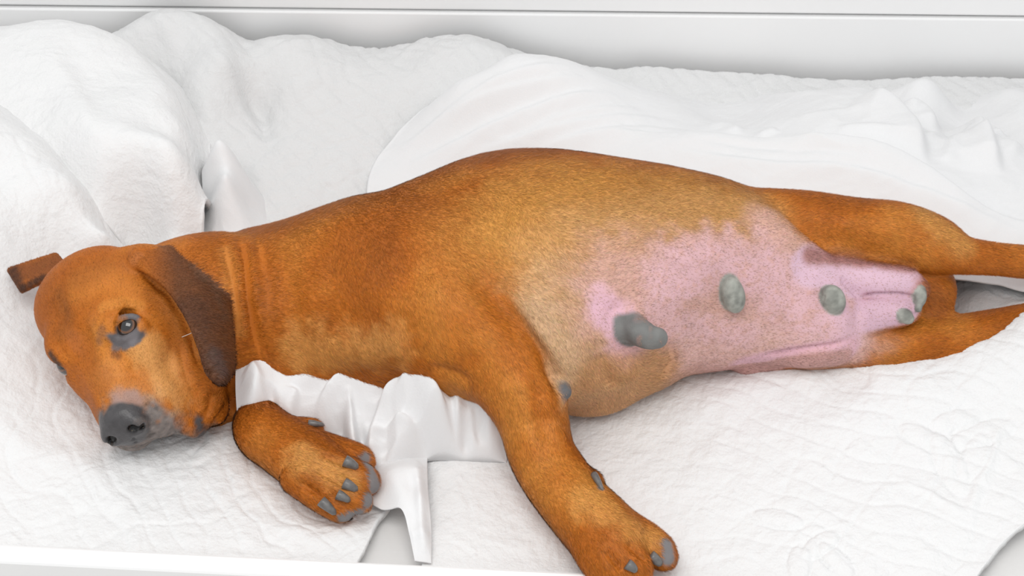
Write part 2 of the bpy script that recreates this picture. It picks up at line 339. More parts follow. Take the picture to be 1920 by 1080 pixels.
# long folds fanning over the hump (sharp far side, soft near side)
Z = blur(Z, 8)
def fold(pl, h, w, w2):
    global Z
    Z = Z+ridge(X, Y, spl(pl), h, w, w2)
def spl(pl): return [tuple(q) for q in spline(np.array(pl, float), 6)]
for pl, h, w, w2 in (([(740, 262, .06), (900, 192, .10), (1080, 132, .13)], .007, .007, .022), ([(760, 302, .05), (950, 227, .1), (1160, 167, .12)], .008, .006, .024), ([(860, 302, .06), (1060, 242, .1), (1280, 202, .1)], .007, .006, .022),
                     ([(820, 240, .07), (1000, 172, .12), (1100, 142, .13)], .005, .005, .016), ([(1000, 278, .09), (1150, 247, .1), (1300, 236, .09)], .007, .006, .02), ([(960, 260, .09), (1100, 222, .1), (1220, 196, .1)], .005, .005, .014)):
    fold(pl, h, w, w2)
# turned hem along the hind leg
fold([(1130, 250, .1), (1240, 252, .105), (1351, 260, .11), (1555, 282, .115), (1666, 299, .115), (1740, 329, .11), (1800, 372, .10), (1880, 410, .09), (1960, 440, .08)], .020, .005, .05)
fold([(1250, 298, .1), (1420, 318, .11), (1600, 340, .11), (1720, 372, .105), (1800, 410, .09), (1920, 448, .08)], .006, .005, .02)
fold([(1300, 285, .1), (1480, 300, .11), (1640, 322, .11)], -.004, .006, .006)
# big lobes of the heap: right side sharp
fold([(1600, 160, .13), (1666, 180, .125), (1707, 228, .11), (1721, 268, .10), (1726, 315, .10)], .032, .007, .06)
fold([(1690, 150, .12), (1735, 150, .12), (1757, 175, .11), (1758, 215, .10)], .026, .006, .03)
fold([(1780, 200, .10), (1838, 198, .10), (1848, 240, .09), (1868, 338, .08)], .032, .007, .045)
fold([(1850, 228, .09), (1892, 262, .085), (1925, 280, .08)], .020, .006, .04)
fold([(1868, 166, .12), (1880, 190, .11), (1890, 215, .10)], .020, .006, .03)
fold([(1777, 216, .10), (1750, 245, .095), (1728, 275, .09)], .010, .012, .006)
fold([(1800, 240, .09), (1780, 280, .09), (1770, 320, .09)], .008, .012, .006)
fold([(1458, 240, .10), (1440, 255, .09), (1420, 268, .085)], .010, .008, .014)
fold([(1480, 215, .11), (1540, 205, .12), (1620, 200, .12)], .004, .006, .014)
fold([(1560, 260, .11), (1620, 255, .115), (1680, 270, .11)], .006, .006, .02)
fold([(1330, 200, .09), (1375, 225, .08), (1385, 255, .08)], .010, .006, .02)
right = np.clip((X-.26)/.15, 0, 1)*np.clip((Y-.15)/.08, 0, 1)
Z = blur(Z, 5)+crumple(X, Y, 7, .006, 51, (1, .5), 35, 3)*right
Z += crumple(X, Y, 16, .0020, 52, (1, .35), -62, 4)+.0012*fbm(X*30, Y*30, 53, 3)
grid_obj('sheet', S, Z, M_sheet, .0018, 'thin white muslin sheet draped behind the back and the hind legs of the dog', 'sheet')

# --- a bunched end of the sheet on top of the blanket, at the back
def lobe(name, ctrl_front, ctrl_back, ctrl_left, ctrl_right, pts, folds, seed, label, nu=110, nv=90):
    S = coons(ctrl_front, ctrl_back, ctrl_left, ctrl_right, nu, nv); X, Y = S[..., 0], S[..., 1]
    Z = rbf(pts)(X, Y)
    for pl, h, w in folds: Z += ridge(X, Y, pl, h, w)
    Z += crumple(X, Y, 14, .004, seed, (1, .6), 30, 4)
    return grid_obj(name, S, Z, M_sheet, .0018, label, 'cloth')
# --- pointed cloth corner standing behind the neck
f = xy((362, 560, .0), (440, 560, .0), (530, 550, .0)); b_ = xy((380, 330, .05), (412, 300, .05), (462, 330, .035))
lobe('cloth', f, b_, [f[0], *xy((378, 440, .03), (380, 390, .04)), b_[0]], [f[-1], *xy((520, 430, .0), (500, 380, .015)), b_[-1]],
     [cz(385, 540, .02), cz(440, 540, .02), cz(530, 530, .0), cz(394, 430, .035), cz(440, 430, .040), cz(500, 425, .018), cz(392, 372, .045), cz(484, 370, .030), cz(386, 312, .060), cz(408, 264, .110), cz(440, 292, .085), cz(470, 340, .045), cz(424, 330, .092), cz(436, 385, .062), cz(466, 385, .042), cz(412, 300, .060), cz(462, 330, .035)],
     [], 67, 'pointed white cloth corner standing up behind the neck')

# --- crumpled muslin in front of the chest, over the lower foreleg
top = xy((449, 690, .06), (482, 682, .06), (512, 706, .055), (600, 706, .055), (700, 712, .055), (790, 718, .05), (840, 700, .05), (910, 715, .05))
bot = xy((447, 805, .03), (500, 840, .02), (560, 850, .02), (640, 862, .02), (720, 872, .02), (800, 850, .018), (870, 852, .016), (950, 852, .018))
lft = xy((447, 805, .03), (444, 750, .05), (449, 690, .06)); rgt = xy((950, 852, .018), (955, 790, .03), (910, 715, .05))
S = coons(bot, top, lft, rgt, 330, 170); X, Y = S[..., 0], S[..., 1]
q6 = rbf([cz(449, 800, .040), cz(500, 836, .016), cz(560, 850, .014), cz(640, 862, .018), cz(720, 868, .020), cz(800, 850, .016), cz(870, 850, .010), cz(945, 850, .012), cz(446, 750, .060),
          cz(452, 700, .085), cz(482, 684, .100), cz(512, 710, .085), cz(600, 714, .076), cz(700, 720, .074), cz(790, 724, .070), cz(834, 708, .088), cz(885, 718, .080), cz(930, 780, .062),
          cz(480, 740, .080), cz(530, 750, .066), cz(490, 775, .072), cz(600, 765, .058), cz(680, 780, .056), cz(740, 790, .060), cz(800, 790, .064), cz(860, 780, .068), cz(720, 840, .050), cz(780, 830, .054), cz(660, 830, .038), cz(880, 820, .052), cz(580, 810, .030), cz(530, 800, .05)])
Z = q6(X, Y)
for pl, h, w in (([(540, 735, .06), (640, 726, .06), (760, 732, .06)], .009, .009), ([(590, 780, .05), (640, 752, .055), (740, 748, .06)], .012, .009), ([(690, 850, .045), (702, 795, .055), (750, 762, .06), (830, 758, .06)], .016, .009),
                 ([(655, 765, .05), (662, 800, .05), (668, 850, .045)], .013, .007), ([(640, 780, .05), (646, 830, .05)], -.012, .007), ([(676, 790, .05), (684, 840, .05)], -.010, .006), ([(735, 785, .055), (785, 772, .06), (850, 800, .06)], .015, .009), ([(725, 805, .055), (775, 808, .055), (802, 848, .04)], .012, .010),
                 ([(818, 725, .07), (845, 765, .065), (850, 805, .06), (846, 845, .03)], -.014, .008), ([(836, 712, .08), (885, 742, .07), (925, 795, .06)], .013, .008), ([(880, 775, .06), (892, 835, .04)], .012, .009), ([(755, 738, .06), (805, 744, .065), (850, 735, .07)], -.013, .007), ([(900, 780, .06), (915, 830, .04)], -.008, .007),
                 ([(468, 700, .08), (486, 730, .07), (496, 765, .06)], .006, .010), ([(505, 720, .08), (512, 750, .07), (508, 780, .06)], -.010, .008), ([(560, 745, .06), (540, 775, .06)], .008, .008)):
    Z += 1.5*ridge(X, Y, spl(pl), h, w*.55, w*1.5)*np.clip(edge_fade(S, 16)+.12, 0, 1)
Z += (crumple(X, Y, 14, .015, 71, (.6, 1.1), 12, 4)*np.clip((X+.30)/.08, .25, 1)+.0012*fbm(X*40, Y*40, 73, 2))*np.clip(edge_fade(S, 14)+.25, 0, 1)
Z = blur(Z, 3); vv = np.clip(np.arange(S.shape[1])/22, 0, 1)[None]; vv = np.sqrt(1-(1-vv)**2); Z = (q2(X, Y)*0+.004)*(1-vv)+Z*vv
grid_obj('cloth', S, Z, M_sheet, .0016, 'crumpled thin white muslin cloth lying between the two front legs', 'cloth')
# --- its hanging tail beside the bent paw
top = xy((640, 800, .02), (720, 800, .02), (800, 805, .02)); bot = xy((778, 1060, .002), (794, 1061, .002), (809, 1061, .002))
lft = xy((778, 1060, .002), (768, 1015, .01), (752, 968, .016), (712, 958, .014), (676, 920, .012), (640, 800, .02)); rgt = xy((809, 1061, .002), (809, 1000, .006), (803, 920, .012), (800, 805, .02))
S = coons(bot, top, lft, rgt, 90, 170); X, Y = S[..., 0], S[..., 1]
q7 = rbf([cz(778, 1058, .008), cz(808, 1058, .006), cz(770, 1015, .018), cz(808, 1000, .010), cz(752, 966, .024), cz(804, 920, .016), cz(790, 940, .030), cz(780, 1000, .022), cz(712, 955, .018), cz(740, 900, .034), cz(780, 880, .038), cz(676, 920, .014), cz(640, 800, .0), cz(720, 805, .010), cz(790, 805, .015), cz(730, 862, .016), cz(795, 856, .008), cz(700, 840, .006), cz(780, 830, .006)])
Z = q7(X, Y)+ridge(X, Y, [(785, 870, .04), (790, 950, .03), (797, 1040, .012)], .010, .007)+ridge(X, Y, [(720, 870, .03), (750, 930, .03), (772, 1000, .02)], .004, .012)
Z += crumple(X, Y, 14, .002, 75, (1, .5), 70, 3)*edge_fade(S, 12)
grid_obj('cloth', S, Z, M_sheet, .002, 'white cloth tail hanging down to the front board beside the bent paw', 'cloth')
# ================================================================== the dog: one implicit surface
hx = .0017*FINE; bxs = .0028*FINE
xs = np.concatenate([np.arange(-.70, -.36, hx), np.arange(-.36+bxs*.8, .99, bxs)])
ys = np.arange(-.50, .22, .0024*FINE)
zs = np.arange(-.03, .335, .0024*FINE)
G = np.full((len(xs), len(ys), len(zs)), .05, np.float32)
def sl(arr, lo, hi):
    return slice(max(int(np.searchsorted(arr, lo))-1, 0), min(int(np.searchsorted(arr, hi))+1, len(arr)))
def region(lo, hi):
    a, b, c = sl(xs, lo[0], hi[0]), sl(ys, lo[1], hi[1]), sl(zs, lo[2], hi[2])
    X = xs[a].astype(np.float32)[:, None, None]; Y = ys[b].astype(np.float32)[None, :, None]; Z = zs[c].astype(np.float32)[None, None, :]
    return (a, b, c), X, Y, Z
def combine(R, d, k, op):
    g = G[R]
    if isinstance(k, tuple):       # blend width that changes along x: (x0, k0, x1, k1)
        k = np.interp(xs[R[0]], [k[0], k[2]], [k[1], k[3]]).astype(np.float32)[:, None, None]
    d = np.broadcast_to(d, g.shape).astype(np.float32)
    if op == 'add':
        h = np.maximum(k-np.abs(g-d), 0)/k; G[R] = np.minimum(g, d)-h*h*k*.25
    else:
        d = -d; h = np.maximum(k-np.abs(g-d), 0)/k; G[R] = np.maximum(g, d)+h*h*k*.25
def ell(c, r, axes=None, k=.02, op='add'):
    c = np.asarray(c, float); r = np.asarray(r, float); m = r.max()+k+.006
    R, X, Y, Z = region(c-m, c+m)
    dx, dy, dz = X-c[0], Y-c[1], Z-c[2]
    if axes is not None:
        A = np.asarray(axes, np.float32)
        u, v, w = [A[i][0]*dx+A[i][1]*dy+A[i][2]*dz for i in range(3)]
    else: u, v, w = dx, dy, dz
    k0 = np.sqrt((u/r[0])**2+(v/r[1])**2+(w/r[2])**2); k1 = np.sqrt((u/r[0]**2)**2+(v/r[1]**2)**2+(w/r[2]**2)**2)+1e-6
    combine(R, k0*(k0-1)/k1, k, op)
FLOW = []
def chain(pts, k=.02, n=6, op='add', flow=True):
    """round-cone chain through rows (x,y,z,r)"""
    kk = k
    if isinstance(k, tuple): k = max(k[1], k[3])
    q = spline(pts, n)
    m = q[:, 3].max()+k+.014
    R, X, Y, Z = region(q[:, :3].min(0)-m, q[:, :3].max(0)+m)
    d = None
    for i in range(len(q)-1):
        a, b = q[i, :3], q[i+1, :3]; ab = b-a; L2 = max(ab @ ab, 1e-10)
        mm = max(q[i, 3], q[i+1, 3])+k+.012
        RR, X, Y, Z = region(np.minimum(a, b)-mm, np.maximum(a, b)+mm)
        t = np.clip(((X-a[0])*ab[0]+(Y-a[1])*ab[1]+(Z-a[2])*ab[2])/L2, 0, 1)
        dd = np.sqrt((X-a[0]-t*ab[0])**2+(Y-a[1]-t*ab[1])**2+(Z-a[2]-t*ab[2])**2)-(q[i, 3]+t*(q[i+1, 3]-q[i, 3]))
        if d is None:
            d = np.full(G[R].shape, .06, np.float32)
        s = tuple(slice(RR[j].start-R[j].start, RR[j].stop-R[j].start) for j in range(3))
        d[s] = np.minimum(d[s], dd)
        if flow: FLOW.append(np.concatenate([(a+b)/2, ab/math.sqrt(L2), [q[i, 3]]]))
    combine(R, d, kk, op)
def sheet(pts, r, k=.006):
    """thick skin flap sampled as points (n,3) with radius r (scalar or array)"""
    pts = np.asarray(pts, np.float32).reshape(-1, 3); r = np.broadcast_to(np.asarray(r, np.float32).ravel(), (len(pts),))
    m = r.max()+k+.008
    R, X, Y, Z = region(pts.min(0)-m, pts.max(0)+m)
    d = np.full(G[R].shape, .05, np.float32)
    for p, rr in zip(pts, r):
        RR, X, Y, Z = region(p-rr-k-.006, p+rr+k+.006)
        s = tuple(slice(RR[j].start-R[j].start, RR[j].stop-R[j].start) for j in range(3))
        d[s] = np.minimum(d[s], np.sqrt((X-p[0])**2+(Y-p[1])**2+(Z-p[2])**2)-rr)
    combine(R, d, k, 'add')
def pz(px, py, z, r): return np.array([*P(px, py, z), r])

# --- trunk: ellipse sections standing on the bed, from the outline of back and belly
st = np.array([
 # px   top  bottom  half height
 [395, 520, 640, .030], [425, 450, 690, .075], [450, 430, 712, .088], [520, 417, 712, .100], [600, 391, 716, .112],
 [660, 369, 720, .118], [720, 358, 726, .120], [800, 324, 732, .126], [850, 301, 742, .131], [900, 284, 752, .135],
 [950, 275, 760, .138], [1000, 273, 766, .140], [1050, 275, 763, .140], [1100, 282, 754, .139], [1150, 291, 744, .138],
 [1200, 300, 732, .136], [1250, 309, 714, .133], [1300, 322, 700, .130], [1350, 342, 690, .126], [1400, 366, 682, .120],
 [1450, 402, 680, .112], [1500, 446, 678, .100], [1550, 500, 672, .084], [1590, 545, 662, .062], [1610, 575, 640, .030]])
T = []
for px, t, b, h in st:
    zc = h*.97 - .006
    mid = (t+b)/2; p = P(px, mid, zc)
    for _ in range(3):
        w = -((p-CAM) @ CC); half = (b-t)/2*w/FPX
        th = math.atan2(CAM[2]-p[2], p[1]-CAM[1]); s_, c_ = math.sin(th), math.cos(th)
        a = math.sqrt(max(half**2-(h*c_)**2, (.25*half)**2))/s_
    T.append([p[0], p[1], p[2], a, h])
T = np.array(T)
tx = np.linspace(T[0, 0], T[-1, 0], 400)
TT = [np.interp(tx, T[:, 0], T[:, i]) for i in range(1, 5)]
kern = np.exp(-np.linspace(-2, 2, 21)**2); kern /= kern.sum()
TT = [np.convolve(np.pad(v, 10, mode='edge'), kern, 'valid') for v in TT]
R, X, Y, Z = region((T[0, 0]-.01, ys[0], zs[0]), (T[-1, 0]+.01, ys[-1], zs[-1]))
yc, zc, ta, tb = [np.interp(X[:, 0, 0], tx, v).astype(np.float32)[:, None, None] for v in TT]
dy, dz = (Y-yc)/ta, (Z-zc)/tb
k0 = np.sqrt(dy*dy+dz*dz); k1 = np.sqrt((dy/ta)**2+(dz/tb)**2)+1e-6
d = k0*(k0-1)/k1
ex = np.maximum(np.maximum(T[0, 0]-X, X-T[-1, 0]), 0)
d = np.maximum(d, -1)+ex
combine(R, d, .02, 'add')
del d, k0, k1, dy, dz
for i in range(0, 400, 20): FLOW.append(np.array([tx[i], TT[0][i], TT[1][i], 1, -.12, 0, .065]))

# --- neck and throat
chain([pz(275, 560, .135, .050), pz(330, 558, .130, .069), pz(400, 566, .122, .086), pz(480, 573, .112, .086), pz(560, 570, .11, .088)], k=.025)
chain([pz(340, 690, .045, .036), pz(385, 740, .024, .044), pz(440, 722, .022, .040), pz(540, 660, .045, .062)], k=.02)
# shoulder mass, forechest
ell(P(700, 560, .125), (.13, .10, .095), k=.04)
ell(P(800, 610, .12), (.10, .08, .09), k=.05)
ell(P(640, 660, .07), (.12, .06, .06), k=.04)

# --- upper foreleg, lying over the bedding towards the front board
chain([pz(780, 520, .17, .075), pz(860, 590, .158, .074), pz(932, 655, .136, .062), pz(981, 733, .106, .0495), pz(1000, 790, .081, .0415),
       pz(1015, 848, .062, .0390), pz(1041, 894, .050, .0392), pz(1080, 945, .046, .0395), pz(1122, 990, .044, .0415), pz(1150, 1020, .042, .041)], k=(-.09, .04, .0, .006))
# its toes
for q in ([(1130, 975, .046, .024), (1185, 1002, .045, .0235), (1228, 1028, .038, .021), (1243, 1042, .034, .017)],
          [(1120, 1000, .050, .024), (1160, 1032, .050, .023), (1186, 1056, .046, .020), (1196, 1066, .042, .017)],
          [(1110, 1008, .048, .024), (1135, 1042, .048, .023), (1152, 1066, .043, .020), (1160, 1076, .040, .016)],
          [(1098, 1005, .042, .022), (1112, 1038, .042, .021), (1124, 1062, .038, .018), (1130, 1070, .036, .015)]):
    chain([pz(*v) for v in q], k=.005)
ell(P(1113, 903, .048), (.012, .014, .010), k=.012)          # dewclaw bump

# --- lower foreleg: only the pastern and paw come out from under the muslin
chain([pz(620, 650, .02, .040), pz(540, 715, .0, .028), pz(492, 775, .022, .028), pz(492, 806, .040, .0345), pz(526, 832, .042, .0355), pz(570, 860, .042, .0380), pz(604, 882, .041, .0365)], k=.02)
for q in ([(595, 842, .047, .023), (640, 853, .046, .0205), (668, 862, .040, .0195), (678, 866, .035, .0160)],
          [(595, 868, .054, .022), (644, 884, .053, .0200), (678, 898, .045, .0190), (688, 904, .040, .0160)],
          [(582, 891, .052, .021), (630, 914, .049, .0185), (662, 932, .042, .0180), (674, 939, .037, .0155)],
          [(558, 896, .044, .021), (598, 928, .041, .0185), (630, 949, .035, .0170), (641, 957, .031, .0145)]):
    chain([pz(*v) for v in q], k=.0035)
ell(P(578, 800, .052), (.018, .011, .011), k=.012)

# --- pelvis and hind legs
chain([pz(1330, 490, .11, .085), pz(1420, 490, .11, .075), pz(1520, 490, .10, .068), pz(1640, 520, .085, .06), pz(1720, 545, .075, .048)], k=(.26, .05, .34, .007))
chain([pz(1330, 440, .150, .060), pz(1420, 434, .158, .0545), pz(1510, 427, .162, .0465), pz(1600, 434, .160, .0425), pz(1680, 442, .155, .0425), pz(1745, 458, .148, .0375),
       pz(1800, 477, .140, .0250), pz(1860, 485, .130, .0210), pz(1930, 492, .115, .021), pz(2010, 503, .098, .022), pz(2070, 535, .075, .021), pz(2120, 575, .05, .022), pz(2160, 600, .04, .026)], k=(.27, .03, .35, .006))
chain([pz(1560, 600, .06, .05), pz(1640, 645, .045, .038), pz(1720, 648, .040, .036), pz(1800, 640, .038, .034), pz(1880, 620, .036, .029), pz(1960, 600, .034, .024), pz(2060, 600, .030, .022), pz(2120, 640, .03, .024)], k=.02)
# belly skin and glands
ell(P(1185, 655, .075), (.062, .05, .05), k=.03)
ell(P(1110, 715, .045), (.05, .045, .035), k=.03)
ell(P(1380, 585, .10), (.07, .06, .06), k=.05)
ell(P(1520, 590, .09), (.062, .07, .06), k=.05)
chain([pz(1500, 500, .135, .022), pz(1560, 512, .135, .0255), pz(1630, 524, .130, .026), pz(1690, 532, .125, .023), pz(1718, 542, .12, .016)], k=.008, flow=False)
chain([pz(1590, 602, .095, .028), pz(1640, 588, .100, .0235), pz(1690, 581, .100, .0195), pz(1706, 580, .098, .014)], k=.003, flow=False)
chain([pz(1400, 675, .035, .020), pz(1500, 664, .04, .022), pz(1585, 655, .045, .018)], k=.008, flow=False)
# teats
def ghit(px, py):
    d = ray(px, py)
    for t in np.arange(1.6, 3.2, .0012):
        p = CAM+d*t
        i, j, k = np.searchsorted(xs, p[0]), np.searchsorted(ys, p[1]), np.searchsorted(zs, p[2])
        if 0 < i < len(xs) and 0 < j < len(ys) and 0 < k < len(zs) and G[i, j, k] < 0: return p
    return P(px, py, .1)
TEAT = []
def rot(deg): a = math.radians(deg); return (CR*math.cos(a)+CU*math.sin(a), CU*math.cos(a)-CR*math.sin(a), CC)
for px, py, a, rr, out in ((1373, 553, 14, (.0145, .0225, .013), .006), (1560, 560, 24, (.0145, .0175, .013), .006),
                           (1724, 556, 0, (.0085, .0125, .008), .003), (1697, 594, -30, (.0115, .0085, .008), .003), (1722, 578, 0, (.0045, .0055, .005), .001)):
    c = ghit(px, py)+CC*out
    ell(c, rr, rot(a), k=.004); TEAT.append((c, max(rr)+.004, rr, rot(a)))
c0 = ghit(1172, 612)
TC = [(c0-CC*.012, .022), (c0+CR*.014-CU*.006+CC*.006, .0175), (c0+CR*.027-CU*.012+CC*.013, .0145), (c0+CR*.036-CU*.013+CC*.016, .0125)]
chain([np.array([*p, r]) for p, r in TC], k=.014, flow=False)
c1 = ghit(1056, 724)
TC1 = [(c1-CC*.006-CR*.012+CU*.006, .013), (c1-CU*.006+CC*.003, .0100)]
chain([np.array([*p, r]) for p, r in TC1], k=.006, flow=False)
# --- head, in its own frame: forward, left, up
HO = P(154, 640, .150)
def cs(v):
    v = np.array(v, float); return v[0]*CR+v[1]*CU+v[2]*CC
HF = cs((.25, -.88, .40)); HF /= np.linalg.norm(HF)
HL = cs((.80, .40, .38)); HL -= HF*(HL @ HF); HL /= np.linalg.norm(HL)
HU = np.cross(HF, HL)
HA = (HF, HL, HU)
def H(f, l, u): return HO+f*HF+l*HL+u*HU
def hz(f, l, u, r): return np.array([*H(f, l, u), r])
ell(H(-.062, -.006, -.046), (.068, .078, .056), HA, k=.02)             # skull
ell(H(-.080, -.018, -.050), (.050, .074, .050), HA, k=.02)
for s, q in ((1, 1.0), (-1, .78)):
    ell(H(-.012, s*q*.050, -.054), (.058, .032, .042), HA, k=.02)      # cheek bone
    ell(H(-.016, s*.038, -.008), (.026, .022, .015), HA, k=.015)       # brow
    ell(H(-.03, s*q*.052, -.085), (.060, .036, .048), HA, k=.02)       # jaw muscle
    chain([hz(.034, s*q*.030, -.062, .030), hz(.066, s*q*.031+.003, -.074, .031), hz(.092, s*q*.024+.007, -.076, .028)], k=.015, flow=False)   # flews
chain([hz(.000, 0, -.042, .040), hz(.035, .002, -.046, .036), hz(.066, .004, -.048, .033), hz(.088, .006, -.052, .031)], k=.02, flow=False)
chain([hz(.0, 0, -.095, .040), hz(.05, .005, -.110, .030), hz(.080, .007, -.112, .024)], k=.015, flow=False)    # lower jaw
ell(H(.084, .046, -.112), (.038, .020, .036), HA, k=.014)              # hanging upper lip, left
ell(H(.076, .064, -.130), (.034, .018, .034), HA, k=.008)
ell(H(.034, .066, -.116), (.052, .026, .046), HA, k=.010)
ell(H(-.005, .074, -.110), (.050, .024, .045), HA, k=.010)
ell(H(.058, -.030, -.092), (.040, .018, .026), HA, k=.014)
NA = [HF*.90+HU*.43, HL, HU*.90-HF*.43]                                # the nose tips up a little
def NZ(f, l, u): return H(.094, .006, -.040)+f*NA[0]+l*NA[1]+u*NA[2]
ell(NZ(.004, 0, -.002), (.020, .0290, .026), NA, k=.008)               # nose
for s in (1, -1): ell(NZ(.014, s*.0180, -.006), (.011, .0140, .0140), NA, k=.006)
for s in (1, -1):
    ell(NZ(.0265, s*.0165, -.004), (.010, .0068, .0062), NA, k=.004, op='sub')
    ell(NZ(.0240, s*.0250, -.009), (.009, .0080, .0028), NA, k=.003, op='sub')
ell(H(.012, 0, .002), (.030, .013, .012), HA, k=.014, op='sub')        # stop
for i in range(8): FLOW.append(np.array([*H(.13-.03*i, 0, -.04), *(-HF), .05]))
ER = .0140
EYE = {1: H(.000, .0535, -.0220), -1: H(.000, -.0520, -.0300)}
for s in (1, -1): ell(EYE[s]+(HU*.006+HL*s*.004), (.0175, .0165, .0155), HA, k=.006, op='sub')
def lid(offs, r, up):
    out = []
    for dx, dy in offs:                       # metres across the eye, right and up
        q = dx*CR+dy*CU; out.append(np.array([*(EYE[1]+q+CC*math.sqrt(max((ER+.0012)**2-dx*dx-dy*dy, 2e-5))), r]))
    chain(out, k=.005, flow=False); LID.extend(spline(out, 8)[:, :3])
LID = []
lid([(-.0165, -.0085), (-.0135, .0035), (-.003, .0112), (.008, .0115), (.0150, .0060), (.0185, .001)], .0040, 1)
lid([(-.0165, -.0085), (-.010, -.0135), (.001, -.0120), (.0100, -.0065), (.0150, -.0005), (.0185, .001)], .0042, 0)
# --- ears
def patch(A, B, nu=40, nv=14, bulge=0):
    A = spline(A, 10); B = spline(B, 10)
    ia = np.linspace(0, len(A)-1, nu); ib = np.linspace(0, len(B)-1, nu)
    fa = np.stack([np.interp(ia, np.arange(len(A)), A[:, i]) for i in range(3)], 1)
    fb = np.stack([np.interp(ib, np.arange(len(B)), B[:, i]) for i in range(3)], 1)
    v = np.linspace(0, 1, nv)[None, :, None]
    S = fa[:, None]*(1-v)+fb[:, None]*v
    S = S+(bulge*4*v*(1-v))*CC
    return S
ear = patch([P(252, 492, .205), P(285, 512, .206), P(322, 545, .203), P(356, 598, .194), P(377, 650, .178), P(391, 695, .160), P(408, 714, .150)],
            [P(262, 477, .198), P(320, 473, .195), P(385, 508, .187), P(421, 565, .175), P(432, 630, .160), P(434, 690, .148), P(420, 715, .146)], nu=60, nv=20, bulge=.008)
sheet(ear, .0050, k=.003)
ell(P(262, 486, .196), (.026, .022, .014), k=.015)
zr = H(-.10, -.06, -.05)[2]
sheet(patch([P(20, 507, zr-.01), P(60, 494, zr), P(104, 480, zr+.01)], [P(42, 543, zr-.01), P(80, 525, zr), P(125, 505, zr+.01)], 24, 16), .0045, k=.006)

# --- surface extraction (naive surface nets)
def surface_nets(F):
    S = F < 0
    def pool(op, a):
        a = op(a[:-1], a[1:]); a = op(a[:, :-1], a[:, 1:]); return op(a[:, :, :-1], a[:, :, 1:])
    act = pool(np.logical_or, S) & ~pool(np.logical_and, S)
    idx = np.argwhere(act); vid = np.full(act.shape, -1, np.int32); vid[act] = np.arange(len(idx))
    i, j, k = idx.T
    corner = [(a, b, c) for a in (0, 1) for b in (0, 1) for c in (0, 1)]
    val = {o: F[i+o[0], j+o[1], k+o[2]] for o in corner}
    acc = np.zeros((len(idx), 3)); cnt = np.zeros(len(idx))
    for o in corner:
        for ax in range(3):
            if o[ax] == 0:
                o2 = tuple(o[q]+(q == ax) for q in range(3)); a, b = val[o], val[o2]; m = (a < 0) != (b < 0)
                t = np.where(m, a/np.where(m, a-b, 1), 0)
                for q in range(3): acc[:, q] += np.where(m, o[q]+(t if q == ax else 0), 0)
                cnt += m
    pos = idx+acc/cnt[:, None]
    V = np.stack([np.interp(pos[:, q], np.arange(len(ar)), ar) for q, ar in enumerate((xs, ys, zs))], 1)
    faces = []
    for ax in range(3):
        s0 = [slice(None)]*3; s1 = [slice(None)]*3; s0[ax] = slice(0, -1); s1[ax] = slice(1, None)
        A = S[tuple(s0)]; B = S[tuple(s1)]; e = np.argwhere(A != B); fl = A[e[:, 0], e[:, 1], e[:, 2]]
        u, v = [q for q in range(3) if q != ax]
        ok = (e[:, u] > 0) & (e[:, v] > 0) & (e[:, u] < F.shape[u]-1) & (e[:, v] < F.shape[v]-1); e = e[ok]; fl = fl[ok]
        def cell(du, dv):
            c = e.copy(); c[:, u] -= du; c[:, v] -= dv; return vid[c[:, 0], c[:, 1], c[:, 2]]
        q = np.stack([cell(1, 1), cell(0, 1), cell(0, 0), cell(1, 0)], 1)
        flip = fl if ax != 1 else ~fl
        q[~flip] = q[~flip][:, ::-1]; faces.append(q)
    return V, np.concatenate(faces)
DV, DF = surface_nets(G); del G
# keep only the largest connected piece is not needed: everything is blended together
E = np.unique(np.sort(np.concatenate([DF[:, [0, 1]], DF[:, [1, 2]], DF[:, [2, 3]], DF[:, [3, 0]]]), 1), axis=0)
deg = np.bincount(E.ravel(), minlength=len(DV)).astype(float)
def lap(A):
    s = np.zeros_like(A)
    for q in range(A.shape[1]):
        s[:, q] = np.bincount(E[:, 0], A[E[:, 1], q], len(A))+np.bincount(E[:, 1], A[E[:, 0], q], len(A))
    return s/deg[:, None]
def smooth(V, it, lam=.5, mu=-.52):
    for _ in range(it):
        V = V+lam*(lap(V)-V); V = V+mu*(lap(V)-V)
    return V
DV = smooth(DV, 3)
def vnorm(V):
    n = np.cross(V[DF[:, 2]]-V[DF[:, 0]], V[DF[:, 3]]-V[DF[:, 1]]); N = np.zeros_like(V)
    for c in range(4):
        for q in range(3): N[:, q] += np.bincount(DF[:, c], n[:, q], len(V))
    return N/np.maximum(np.linalg.norm(N, axis=1, keepdims=True), 1e-12)
DN = vnorm(DV)
bvh = BVHTree.FromPolygons(DV.tolist(), DF.tolist())
def hit(px, py):
    h = bvh.ray_cast(Vector(CAM), Vector(ray(px, py)))
    return np.array(h[0]) if h[0] is not None else None
def hits(poly, step=6):
    out = []
    for (x0, y0), (x1, y1) in zip(poly[:-1], poly[1:]):
        n = max(int(math.hypot(x1-x0, y1-y0)/step), 1)
        for t in np.linspace(0, 1, n, endpoint=False):
            p = hit(x0+(x1-x0)*t, y0+(y1-y0)*t)
            if p is not None: out.append(p)
    p = hit(*poly[-1])
    if p is not None: out.append(p)
    return np.array(out)
def near(pts, R):
    """indices and distances of the surface points within R of the sampled points"""
    lo, hi = pts.min(0)-R, pts.max(0)+R
    I = np.flatnonzero(((DV > lo) & (DV < hi)).all(1))
    d = np.full(len(I), 1e9)
    for p in pts: d = np.minimum(d, np.linalg.norm(DV[I]-p, axis=1))
    m = d < R
    return I[m], d[m]
